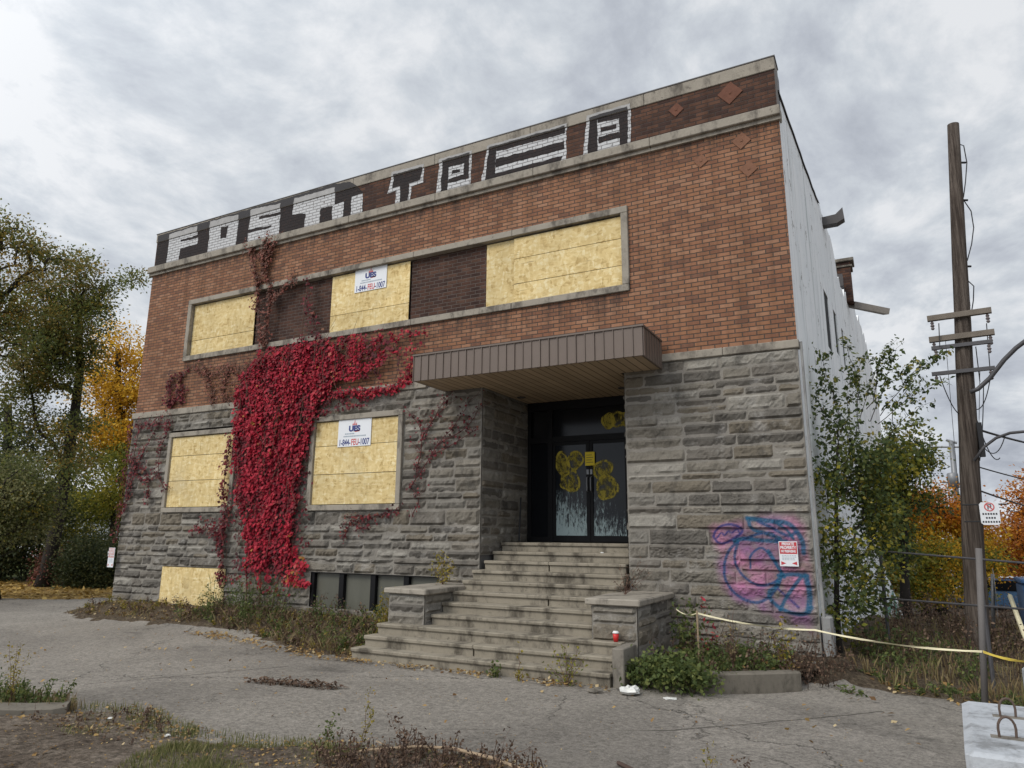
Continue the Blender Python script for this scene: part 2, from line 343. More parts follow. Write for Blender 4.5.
leafmat('grass_green', [(0, (0.085, 0.10, 0.035)), (0.5, (0.17, 0.18, 0.065)), (0.85, (0.26, 0.245, 0.105)), (1, (0.38, 0.32, 0.17))], 0.35)
leafmat('fallen_leaf', [(0, (0.12, 0.065, 0.03)), (0.4, (0.27, 0.165, 0.06)), (0.75, (0.40, 0.26, 0.09)), (1, (0.52, 0.42, 0.25))], 0.2)
leafmat('fallen_leaf_gold', [(0, (0.22, 0.13, 0.03)), (0.5, (0.44, 0.28, 0.07)), (1, (0.58, 0.42, 0.15))], 0.2)

# ground materials
m, g = newmat('old_asphalt'); c = objc(g)
x, y, z = g.sep(c)
a = g.noise(c, 0.22, 5, 0.6); b = g.noise(c, 1.6, 6, 0.65); d = g.smooth(g.noise(c, 15, 6, 0.8), 0.34, 0.66); d2 = g.smooth(g.noise(c, 48, 4, 0.75), 0.34, 0.66)
col = g.mix(g.smooth(a, 0.36, 0.62), (0.182, 0.166, 0.146), (0.258, 0.236, 0.206))
col = g.mul(col, g.m('ADD', 0.26, g.m('ADD', g.m('MULTIPLY', b, 0.46), g.m('ADD', g.m('MULTIPLY', d, 0.52), g.m('MULTIPLY', d2, 0.52)))))
wv = g.n('ShaderNodeTexNoise', {'Vector': c, 'Scale': 1.3, 'Detail': 6.0, 'Roughness': 0.65}).outputs[1]
cw = g.vm('ADD', c, g.scalev(wv, (1.3, 1.3, 0))).outputs[0]
vo = g.n('ShaderNodeTexVoronoi', {'Vector': cw, 'Scale': 0.17, 'Randomness': 1.0}, feature='DISTANCE_TO_EDGE', voronoi_dimensions='2D')
ck = g.m('SUBTRACT', 1.0, g.smooth(vo.outputs['Distance'], 0.001, 0.0042))
vo2 = g.n('ShaderNodeTexVoronoi', {'Vector': g.vm('ADD', cw, (3.3, 8.1, 0)).outputs[0], 'Scale': 0.42, 'Randomness': 1.0}, feature='DISTANCE_TO_EDGE', voronoi_dimensions='2D')
ck2 = g.m('MULTIPLY', g.m('SUBTRACT', 1.0, g.smooth(vo2.outputs['Distance'], 0.002, 0.008)), g.smooth(g.noise(c, 0.35, 2), 0.52, 0.6))
ck = g.m('MAXIMUM', ck, g.m('MULTIPLY', ck2, 0.8))
dk = g.smooth(g.noise(g.scalev(c, (0.6, 1.3, 1)), 0.9, 6, 0.7), 0.57, 0.70)
col = g.mix(g.m('MULTIPLY', dk, 0.55), col, (0.070, 0.065, 0.058))
dust = g.smooth(g.noise(c, 0.5, 6, 0.7), 0.55, 0.72)
col = g.mix(g.m('MULTIPLY', dust, 0.5), col, (0.265, 0.24, 0.205))
x, y, z = g.sep(g.vm('ADD', c, g.scalev(wv, (0.16, 0.16, 0))).outputs[0])
for (ax, ay, bx, by) in ((8.1, -5.6, 9.4, -3.35), (13.2, -5.2, 15.4, -4.0), (15.4, -4.0, 17.3, -2.0)):
    L = math.hypot(bx - ax, by - ay); tx, ty = (bx - ax) / L, (by - ay) / L
    px_ = g.m('SUBTRACT', x, ax + 0.08); py_ = g.m('SUBTRACT', y, ay + 0.08)
    dn = g.m('ABSOLUTE', g.m('ADD', g.m('MULTIPLY', px_, -ty), g.m('MULTIPLY', py_, tx))); dt = g.m('ADD', g.m('MULTIPLY', px_, tx), g.m('MULTIPLY', py_, ty))
    on = g.m('MULTIPLY', g.m('SUBTRACT', 1.0, g.smooth(dn, 0.006, 0.024)), g.m('MULTIPLY', g.m('GREATER_THAN', dt, 0.0), g.m('LESS_THAN', dt, L)))
    ck = g.m('MAXIMUM', ck, on)
seam = ck
patch = g.n('ShaderNodeTexVoronoi', {'Vector': g.vm('ADD', c, g.scalev(wv, (0.35, 0.35, 0))).outputs[0], 'Scale': 0.16, 'Randomness': 1.0}, voronoi_dimensions='2D')
pr1, pr2, pr3 = g.sep(patch.outputs['Color'])
col = g.mul(col, g.m('ADD', 0.86, g.m('MULTIPLY', pr1, 0.28)))
ck = g.m('MULTIPLY', ck, g.smooth(g.noise(c, 0.6, 3), 0.30, 0.50))
col = g.mix(g.m('MULTIPLY', ck, 0.75), col, (0.04, 0.036, 0.031))
finish(g, col, 0.9, g.m('SUBTRACT', g.m('ADD', d, d2), g.m('MULTIPLY', ck, 3.0)), 0.5, 0.008, spec=0.2)
def earth(name, c1, c2, c3):
    m, g = newmat(name); c = objc(g)
    a = g.noise(c, 1.5, 7, 0.65); b = g.noise(c, 18, 6, 0.75); d = g.noise(c, 5, 5, 0.7)
    col = g.mix(g.smooth(a, 0.35, 0.65), c1, c2)
    col = g.mix(g.smooth(d, 0.5, 0.68), col, c3)
    b = g.smooth(b, 0.25, 0.75)
    col = g.mul(col, g.m('ADD', 0.35, g.m('MULTIPLY', b, 1.25)))
    finish(g, col, 0.95, g.m('ADD', b, d), 0.9, 0.03, spec=0.1)
earth('soil_brown', (0.085, 0.065, 0.047), (0.13, 0.10, 0.07), (0.17, 0.14, 0.095))
earth('soil_pale', (0.15, 0.12, 0.094), (0.24, 0.20, 0.16), (0.10, 0.078, 0.06))
earth('leafy_soil', (0.30, 0.20, 0.08), (0.40, 0.27, 0.10), (0.20, 0.13, 0.06))
earth('lawn', (0.06, 0.085, 0.022), (0.09, 0.11, 0.03), (0.12, 0.10, 0.04))

# ------------------------------------------------------------------ mesh helpers
class MB:
    def __init__(s): s.v = []; s.f = []; s.r = []
    def add(s, vs, fs, rnd=0.5):
        o = len(s.v); s.v += [tuple(p) for p in vs]; s.f += [tuple(i + o for i in f) for f in fs]; s.r += [rnd] * len(fs)
        return s
    def box(s, x0, x1, y0, y1, z0, z1, rnd=0.5):
        vs = [(x0, y0, z0), (x1, y0, z0), (x1, y1, z0), (x0, y1, z0), (x0, y0, z1), (x1, y0, z1), (x1, y1, z1), (x0, y1, z1)]
        return s.add(vs, [(3, 2, 1, 0), (4, 5, 6, 7), (0, 1, 5, 4), (1, 2, 6, 5), (2, 3, 7, 6), (3, 0, 4, 7)], rnd)
    def bevbox(s, x0, x1, y0, y1, z0, z1, b=0.01, jit=0.0):
        """box with chamfered edges"""
        X = (x0, x1); Y = (y0, y1); Z = (z0, z1); vs = []; idx = {}
        for i in (0, 1):
            for j in (0, 1):
                for k in (0, 1):
                    sx, sy, sz = (1, -1)[i], (1, -1)[j], (1, -1)[k]
                    for ax in range(3):
                        p = [X[i] + sx * b, Y[j] + sy * b, Z[k] + sz * b]
                        p[ax] = (X[i], Y[j], Z[k])[ax]
                        if jit: p = [q + rng.uniform(-jit, jit) for q in p]
                        idx[(i, j, k, ax)] = len(vs); vs.append(tuple(p))
        fs = []
        for i in (0, 1): fs.append([idx[(i, 0, 0, 0)], idx[(i, 1, 0, 0)], idx[(i, 1, 1, 0)], idx[(i, 0, 1, 0)]])
        for j in (0, 1): fs.append([idx[(0, j, 0, 1)], idx[(1, j, 0, 1)], idx[(1, j, 1, 1)], idx[(0, j, 1, 1)]])
        for k in (0, 1): fs.append([idx[(0, 0, k, 2)], idx[(1, 0, k, 2)], idx[(1, 1, k, 2)], idx[(0, 1, k, 2)]])
        for i in (0, 1):
            for j in (0, 1): fs.append([idx[(i, j, 0, 0)], idx[(i, j, 1, 0)], idx[(i, j, 1, 1)], idx[(i, j, 0, 1)]])
        for i in (0, 1):
            for k in (0, 1): fs.append([idx[(i, 0, k, 0)], idx[(i, 1, k, 0)], idx[(i, 1, k, 2)], idx[(i, 0, k, 2)]])
        for j in (0, 1):
            for k in (0, 1): fs.append([idx[(0, j, k, 1)], idx[(1, j, k, 1)], idx[(1, j, k, 2)], idx[(0, j, k, 2)]])
        for i in (0, 1):
            for j in (0, 1):
                for k in (0, 1): fs.append([idx[(i, j, k, 0)], idx[(i, j, k, 1)], idx[(i, j, k, 2)]])
        cx = Vector(((x0 + x1) / 2, (y0 + y1) / 2, (z0 + z1) / 2)); out = []
        for f in fs:
            P = [Vector(vs[q]) for q in f]; n = (P[1] - P[0]).cross(P[2] - P[0])
            if n.dot(sum(P, Vector()) / len(P) - cx) < 0: f = f[::-1]
            out.append(f)
        return s.add(vs, out)
    def tube(s, pts, rad, n=6, cap=True, rnd=0.5):
        pts = [Vector(p) for p in pts]
        if not hasattr(rad, '__len__'): rad = [rad] * len(pts)
        vs = []; fs = []; prev = None
        for i, p in enumerate(pts):
            t = (pts[min(i + 1, len(pts) - 1)] - pts[max(i - 1, 0)])
            t = t.normalized() if t.length > 1e-9 else Vector((0, 0, 1))
            if prev is None:
                a = t.cross(Vector((0, 0, 1)))
                if a.length < 1e-3: a = t.cross(Vector((1, 0, 0)))
            else: a = prev - t * prev.dot(t)
            a.normalize(); prev = a; b = t.cross(a)
            for k in range(n):
                q = 2 * math.pi * k / n
                vs.append(p + (a * math.cos(q) + b * math.sin(q)) * rad[i])
        for i in range(len(pts) - 1):
            for k in range(n):
                fs.append((i * n + k, i * n + (k + 1) % n, (i + 1) * n + (k + 1) % n, (i + 1) * n + k))
        if cap: fs.append(tuple(range(n))[::-1]); fs.append(tuple((len(pts) - 1) * n + k for k in range(n)))
        return s.add(vs, fs, rnd)
    def lathe(s, c, prof, n=12, ax=None):
        c = Vector(c); vs = []; fs = []
        for r, z in prof:
            for k in range(n):
                q = 2 * math.pi * k / n; vs.append(c + Vector((r * math.cos(q), r * math.sin(q), z)))
        for i in range(len(prof) - 1):
            for k in range(n): fs.append((i * n + k, i * n + (k + 1) % n, (i + 1) * n + (k + 1) % n, (i + 1) * n + k))
        fs.append(tuple(range(n))[::-1]); fs.append(tuple((len(prof) - 1) * n + k for k in range(n)))
        return s.add(vs, fs)
    def prism(s, poly, d0, d1, mp):
        """polygon of (u,v) extruded from d0 to d1; mp(u,v,d) -> point"""
        n = len(poly); vs = [mp(u, v, d0) for u, v in poly] + [mp(u, v, d1) for u, v in poly]
        fs = [tuple(range(n)), tuple(range(n, 2 * n))[::-1]] + [(i, (i + 1) % n, n + (i + 1) % n, n + i) for i in range(n)]
        return s.add(vs, fs)
    def build(s, name, mat, parent=None, smooth=False, origin=None):
        me = bpy.data.meshes.new(name)
        off = Vector((0, 0, 0))
        if parent is not None: off = wpos(parent)
        if origin is not None: off = Vector(origin)
        me.from_pydata([(a - off.x, b - off.y, c - off.z) for a, b, c in s.v], [], s.f)
        at_ = me.attributes.new('rnd', 'FLOAT', 'FACE'); at_.data.foreach_set('value', s.r)
        if smooth: me.polygons.foreach_set('use_smooth', [True] * len(me.polygons))
        return link(name, me, mat, parent, off if parent is None else None)
def wpos(o):
    p = Vector(o.location)
    while o.parent: o = o.parent; p += o.location
    return p
def link(name, me, mat, parent=None, loc=None):
    if mat: me.materials.append(MATS[mat])
    o = bpy.data.objects.new(name, me); COL.objects.link(o)
    if parent is not None: o.parent = parent
    elif loc is not None: o.location = loc
    return o
def fixn(o):
    import bmesh
    bm = bmesh.new(); bm.from_mesh(o.data); bmesh.ops.recalc_face_normals(bm, faces=bm.faces); bm.to_mesh(o.data); bm.free(); return o
def tag(o, label=None, cat=None, group=None, kind=None):
    if label: o['label'] = label
    if cat: o['category'] = cat
    if group: o['group'] = group
    if kind: o['kind'] = kind
    return o
def thing(name, label, cat, loc, group=None):
    o = bpy.data.objects.new(name, None); COL.objects.link(o); o.location = loc; o.empty_display_size = 0.2
    return tag(o, label, cat, group)

def fixface(o):
    for p in o.data.polygons:
        if p.normal.y > 0: p.flip()
    return o
def fac(u, v, d): return (u, d, v)        # facade plane: u along x, v up, d is y

def leaf_mesh(P, N, size, sv=0.35, asp=0.7, seed=0, up=0.0, rnd=None):
    """many small folded leaves: P points, N rough normals (n,3)"""
    r = np.random.default_rng(seed); n = len(P); P = np.asarray(P, float)
    N = np.asarray(N, float); N = N / (np.linalg.norm(N, axis=1, keepdims=True) + 1e-9)
    t = r.normal(size=(n, 3)); t[:, 2] -= up
    t -= N * (t * N).sum(1, keepdims=True); t /= np.linalg.norm(t, axis=1, keepdims=True) + 1e-9
    b = np.cross(N, t)
    L = (size * (1 + sv * r.uniform(-1, 1, n)))[:, None]; W = L * asp
    v0 = P; v1 = P + t * L * 0.45 + b * W * 0.5 + N * L * 0.08; v2 = P + t * L; v3 = P + t * L * 0.45 - b * W * 0.5 + N * L * 0.08
    V = np.stack([v0, v1, v2, v3], 1).reshape(-1, 3)
    Fi = np.arange(4 * n).reshape(n, 4)
    rn = r.uniform(0, 1, n) if rnd is None else rnd
    return V, Fi, rn
def build_leaves(name, packs, mat, parent=None, origin=None):
    V = []; Fs = []; Rn = []; o = 0
    for v, f, r in packs:
        V.append(v); Fs.append(f + o); Rn.append(r); o += len(v)
    V = np.concatenate(V); Fs = np.concatenate(Fs); Rn = np.concatenate(Rn)
    off = wpos(parent) if parent is not None else Vector(origin if origin is not None else (0, 0, 0))
    V = V - np.array(off)
    me = bpy.data.meshes.new(name)
    me.vertices.add(len(V)); me.vertices.foreach_set('co', V.astype(np.float32).ravel())
    me.loops.add(4 * len(Fs)); me.loops.foreach_set('vertex_index', Fs.astype(np.int32).ravel())
    me.polygons.add(len(Fs)); me.polygons.foreach_set('loop_start', (np.arange(len(Fs)) * 4).astype(np.int32))
    me.update(calc_edges=True)
    a = me.attributes.new('rnd', 'FLOAT', 'FACE'); a.data.foreach_set('value', Rn.astype(np.float32))
    return link(name, me, mat, parent, off if parent is None else None)

def text_obj(name, txt, size, mat, parent, x, y, z, sx=1.0, bold=0.0, slant=0.0, align='CENTER'):
    """flat lettering standing on a plane that faces -y"""
    cu = bpy.data.curves.new('lettering', 'FONT'); cu.body = txt; cu.size = size; cu.align_x = align; cu.align_y = 'CENTER'; cu.offset = bold; cu.shear = slant
    to = bpy.data.objects.new('lettering', cu); COL.objects.link(to)
    dg = bpy.context.evaluated_depsgraph_get(); me = bpy.data.meshes.new_from_object(to.evaluated_get(dg))
    bpy.data.objects.remove(to); bpy.data.curves.remove(cu)
    off = wpos(parent)
    for v in me.vertices:
        a, b, c = v.co; v.co = (a * sx + x - off.x, y - off.y, b + z - off.z)
    return link(name, me, mat, parent)

def pip(x, y, poly):
    c = False; n = len(poly); j = n - 1
    for i in range(n):
        xi, yi = poly[i]; xj, yj = poly[j]
        if (yi > y) != (yj > y) and x < (xj - xi) * (y - yi) / (yj - yi) + xi: c = not c
        j = i
    return c
def sst(a, b, x):
    t = min(1, max(0, (x - a) / (b - a))); return t * t * (3 - 2 * t)

# ------------------------------------------------------------------ ground
def gz(x, y):
    s = sst(-1.55, -0.35, y) * sst(-0.6, 0.5, x) * (1 - sst(16.55, 17.4, x))
    z = -0.28 + 0.25 * s
    z += 0.20 * sst(16.6, 17.6, x) * sst(-0.4, 1.5, y) * (1 - sst(6, 9, y))
    z -= 1.0 * sst(15, 18.5, x) * sst(6, 24, y)
    return z
def axis(fine0, fine1, step, far0, far1):
    a = list(np.arange(fine0, fine1 + 1e-6, step)); lo = []; hi = []; d = step; p = fine0
    while p > far0: d *= 1.35; p -= d; lo.append(p)
    d = step; p = fine1
    while p < far1: d *= 1.35; p += d; hi.append(p)
    return lo[::-1] + a + hi
xs = axis(-6, 24, 0.3, -900, 900); ys = axis(-14, 9, 0.3, -300, 1500)
me = bpy.data.meshes.new('ground')
me.from_pydata([(x, y, gz(x, y)) for y in ys for x in xs], [], [(j * len(xs) + i, j * len(xs) + i + 1, (j + 1) * len(xs) + i + 1, (j + 1) * len(xs) + i) for j in range(len(ys) - 1) for i in range(len(xs) - 1)])
me.polygons.foreach_set('use_smooth', [True] * len(me.polygons))
tag(link('ground', me, 'old_asphalt'), kind='structure')

def sheet(name, poly, mat, lift=0.006, cell=0.12, rag=0.18, seed=0, hump=0.0):
    x0 = min(p[0] for p in poly) - 0.3; x1 = max(p[0] for p in poly) + 0.3; y0 = min(p[1] for p in poly) - 0.3; y1 = max(p[1] for p in poly) + 0.3
    nx = int((x1 - x0) / cell) + 1; ny = int((y1 - y0) / cell) + 1
    mb = MB(); idx = {}; fs = []
    def vid(i, j):
        if (i, j) not in idx:
            x = x0 + i * cell; y = y0 + j * cell
            jx = mn.noise((x * 9, y * 9, seed)) * cell * 0.45; jy = mn.noise((x * 9, y * 9, seed + 7)) * cell * 0.45
            z = gz(x + jx, y + jy) + lift + hump * (0.5 + 0.5 * mn.noise((x * 2.5, y * 2.5, seed + 3)))
            idx[(i, j)] = len(mb.v); mb.v.append((x + jx, y + jy, z))
        return idx[(i, j)]
    for i in range(nx):
        for j in range(ny):
            cx = x0 + (i + .5) * cell; cy = y0 + (j + .5) * cell
            wx = mn.noise((cx * 2.2, cy * 2.2, seed)) * rag + mn.noise((cx * 7, cy * 7, seed)) * rag * 0.9
            wy = mn.noise((cx * 2.2, cy * 2.2, seed + 9)) * rag + mn.noise((cx * 7, cy * 7, seed + 9)) * rag * 0.5
            if pip(cx + wx, cy + wy, poly): mb.f.append((vid(i, j), vid(i + 1, j), vid(i + 1, j + 1), vid(i, j + 1))); mb.r.append(0.5)
    use = [0] * len(mb.v)
    for f in mb.f:
        for k in f: use[k] += 1
    mb.v = [(x, y, z) if use[k] == 4 else (x, y, gz(x, y) - 0.006) for k, (x, y, z) in enumerate(mb.v)]
    return tag(mb.build(name, mat, smooth=True), kind='structure')

STRIP = [(-1.6, 0.6), (-0.6, -0.9), (0.7, -1.45), (2.4, -1.3), (4.4, -1.25), (6.0, -1.2), (7.4, -1.75), (8.6, -2.35), (9.9, -2.35), (9.95, 0.02), (0.05, 0.02), (-0.2, 0.8)]
sheet('soil_bed', STRIP, 'soil_brown', 0.012, 0.11, 0.2, 3, 0.05)
FORE = [(6.5, -8.2), (8.2, -7.0), (9.1, -6.55), (10.0, -6.25), (11.2, -6.6), (12.2, -6.5), (12.7, -6.15), (13.7, -5.72), (15.0, -5.75), (16.2, -6.3), (16.6, -9.5), (5.0, -10.0)]
sheet('dirt_verge', FORE, 'soil_pale', 0.008, 0.10, 0.22, 5, 0.04)
SCRUB = [(16.3, -1.45), (16.8, -0.95), (17.4, -0.85), (18.2, -1.15), (19.5, -1.7), (23, -2.2), (40, 4), (40, 60), (19, 60), (17.3, 20), (16.4, 0.05)]
sheet('rough_verge', SCRUB, 'soil_brown', 0.012, 0.2, 0.2, 8, 0.05)
sheet('leafy_lane', [(-4.0, 1.2), (-3.3, 2.6), (-0.8, 3.6), (-0.4, 6.5), (-6, 8.2), (-14, 4.6), (-24, -3), (-24, -9.5), (-10, -1.6)], 'leafy_soil', 0.012, 0.3, 0.5, 11, 0.03)
sheet('lawn', [(-6, 8.5), (-0.5, 7), (0, 40), (-70, 40), (-70, -20), (-24, -4), (-14, 5)], 'lawn', 0.010, 0.9, 0.6, 13, 0.04)

# ------------------------------------------------------------------ the building
WB, HB, DEP = 16.5, 9.87, 20.0
bld = thing('abandoned_building', 'abandoned two storey brick and stone building with boarded windows and rooftop graffiti lettering', 'building', (8.25, 4.0, 0.0))

# brick wall of the upper storey, as pieces round the window strip
WX0, WX1, WZ0, WZ1 = 1.72, 13.77, 6.00, 7.66
mb = MB()
for (a, b, c, d) in ((0, WB, 4.70, WZ0), (0, WX0, WZ0, WZ1), (WX1, WB, WZ0, WZ1), (0, WB, WZ1, 8.80)):
    mb.box(a, b, 0.0, 0.35, c, d)
mb.box(-0.0, 0.35, 0.35, DEP, 4.7, 8.8)
mb.build('brick_wall', 'brick_orange', bld)
mb = MB(); mb.box(0.02, WB - 0.02, 0.0, 0.34, 8.81, 9.63); mb.box(0.02, 0.32, 0.34, DEP, 8.86, 9.3)
mb.build('parapet', 'brick_dark', bld)
mb = MB()
x = 0.0
for ln in (2.35, 2.35, 2.4, 2.3, 2.35, 2.4, 2.35):
    x1 = min(WB, x + ln); mb.bevbox(x + 0.004, x1 - 0.004, -0.022, 0.40, 9.63, HB, 0.008); x = x1
mb.build('coping', 'concrete_trim', bld)
mb = MB(); mb.box(-0.01, WB + 0.01, -0.03, 0.42, HB + 0.001, HB + 0.022); mb.build('flashing', 'dark_sheet_metal', bld)
mb = MB(); x = -0.09
for ln in (2.45, 2.4, 2.35, 2.4, 2.35, 2.4, 2.33):
    x1 = min(WB + 0.03, x + ln); mb.bevbox(x + 0.003, x1 - 0.003, -0.12, 0.2, 8.70, 8.875, 0.012); mb.box(x + 0.003, x1 - 0.003, -0.055, 0.1, 8.63, 8.697); x = x1
mb.build('cornice', 'concrete_trim', bld)
mb = MB(); x = -0.03
for ln in (2.4, 2.2, 2.45, 2.4):
    mb.bevbox(x + 0.004, min(9.95, x + ln) - 0.004, -0.085, 0.1, 4.60, 4.755, 0.01); x += ln
mb.build('belt_course', 'concrete_trim', bld); mb = MB()
for a, b in ((14.2, 15.35), (15.35, 16.53)): mb.bevbox(a + 0.003, b - 0.003, -0.085, 0.1, 4.60, 4.735, 0.01)
mb.build('belt_course', 'concrete_trim', bld)

# ---- rock-faced stone
class Stone:
    def __init__(s): s.v = []; s.f = []; s.r = []; s.mo = []; s.pa = []
ST = Stone()
def seg_d(px, pz, a, b):
    ax, az = a; bx, bz = b; vx, vz = bx - ax, bz - az; L = vx * vx + vz * vz
    t = 0 if L == 0 else max(0, min(1, ((px - ax) * vx + (pz - az) * vz) / L))
    return math.hypot(px - ax - t * vx, pz - az - t * vz)
def smooth_line(P, it=2):
    for _ in range(it):
        Q = [P[0]]
        for a, b in zip(P, P[1:]): Q += [(a[0] * .75 + b[0] * .25, a[1] * .75 + b[1] * .25), (a[0] * .25 + b[0] * .75, a[1] * .25 + b[1] * .75)]
        P = Q + [P[-1]]
    return P
FILL = [(15.01, 1.8), (15.2, 1.9), (15.57, 1.94), (15.77, 2.03), (16.0, 2.04), (16.27, 2.0), (16.42, 1.85), (16.45, 1.43), (16.45, 1.0), (16.45, 0.63), (16.42, 0.30), (16.05, 0.42), (15.68, 0.56), (15.37, 0.68), (15.13, 0.92), (15.02, 1.28)]
STROKES = [  # width, colour index, points
    (0.026, 0, [(15.42, 1.61), (15.26, 1.46), (15.18, 1.26), (15.18, 1.01), (15.32, 0.79), (15.59, 0.67), (15.79, 0.74), (15.97, 0.94), (16.03, 1.12)]),
    (0.024, 0, [(15.41, 1.57), (15.34, 1.39), (15.37, 1.19), (15.51, 1.02), (15.7, 0.93), (15.9, 0.98), (16.01, 1.08)]),
    (0.020, 0, [(15.58, 1.2), (15.58, 1.38), (15.70, 1.5), (15.80, 1.5), (15.90, 1.35), (16.03, 1.12)]),
    (0.022, 1, [(15.04, 1.67), (15.08, 1.77), (15.2, 1.85), (15.38, 1.86), (15.52, 1.77), (15.4, 1.66), (15.14, 1.53), (15.04, 1.67)]),
    (0.016, 1, [(15.1, 1.65), (15.17, 1.75), (15.21, 1.67), (15.28, 1.77), (15.32, 1.71), (15.41, 1.8), (15.45, 1.72)]),
    (0.042, 2, [(15.57, 1.95), (15.76, 1.93), (15.96, 1.9), (16.15, 1.89), (16.26, 1.8), (16.36, 1.62), (16.36, 1.44)]),
    (0.034, 2, [(15.59, 1.94), (15.62, 1.78), (15.85, 1.72), (16.04, 1.65)]),
    (0.036, 2, [(15.36, 1.60), (15.5, 1.65), (15.67, 1.62), (16.12, 1.60)]),
    (0.028, 0, [(15.74, 1.9), (15.91, 1.82), (16.04, 1.74), (16.18, 1.67), (16.27, 1.74)]),
    (0.026, 2, [(15.96, 1.9), (16.14, 1.79), (16.23, 1.65)]), (0.022, 0, [(15.5, 1.63), (15.73, 1.72), (15.95, 1.74), (16.0, 1.6)]),
    (0.036, 2, [(15.98, 1.1), (16.19, 1.13), (16.38, 1.11)]), (0.020, 1, [(15.96, 0.91), (16.23, 0.65)]), (0.030, 2, [(16.30, 1.09), (16.07, 0.8), (15.97, 0.6)]),
    (0.046, 2, [(16.36, 1.11), (16.41, 0.86), (16.36, 0.60)]), (0.034, 2, [(16.03, 1.12), (15.93, 0.92), (15.80, 0.85), (15.88, 0.68), (16.08, 0.57), (16.32, 0.55), (16.41, 0.66)]),
    (0.03, 2, [(15.86, 1.46), (15.98, 1.25), (16.06, 1.08)])]
STROKES = [(w_, c_, smooth_line(p_)) for w_, c_, p_ in STROKES]
PCOL = [(0.024, 0.065, 0.165), (0.040, 0.042, 0.165), (0.018, 0.095, 0.185)]
def paint_at(u, z):
    a = 0.0; col = (0.36, 0.16, 0.30)
    if 14.85 < u < 16.5 and 0.15 < z < 2.2:
        n = mn.noise((u * 3.1, z * 3.1, 4.0)); n2 = mn.noise((u * 9, z * 9, 1.0))
        uu = u + n * 0.06; zz = z + n2 * 0.05
        d = min(seg_d(uu, zz, FILL[i], FILL[(i + 1) % len(FILL)]) for i in range(len(FILL)))
        s = d if pip(uu, zz, FILL) else -d
        a = sst(-0.06, 0.12, s) * max(0.0, min(1.0, 0.62 + 0.75 * n + 0.4 * n2)) * (0.45 + 0.5 * sst(0.2, 0.75, z))
        t = sst(-0.2, 0.3, mn.noise((u * 2.3, z * 2.3, 9.0)))
        col = tuple(p * (1 - t) + q * t for p, q in zip((0.26, 0.115, 0.25), (0.48, 0.19, 0.33)))
        for wd, ci, P in STROKES:
            dd = min(seg_d(u, z, p, q) for p, q in zip(P, P[1:]))
            k = 1 - sst(wd * 0.55, wd * 1.25, dd)
            if k > 0:
                k *= 0.92; c2 = PCOL[ci]; na = k + a * (1 - k)
                col = tuple((c2[i] * k + col[i] * a * (1 - k)) / na for i in range(3)); a = na
    return col + (a,)
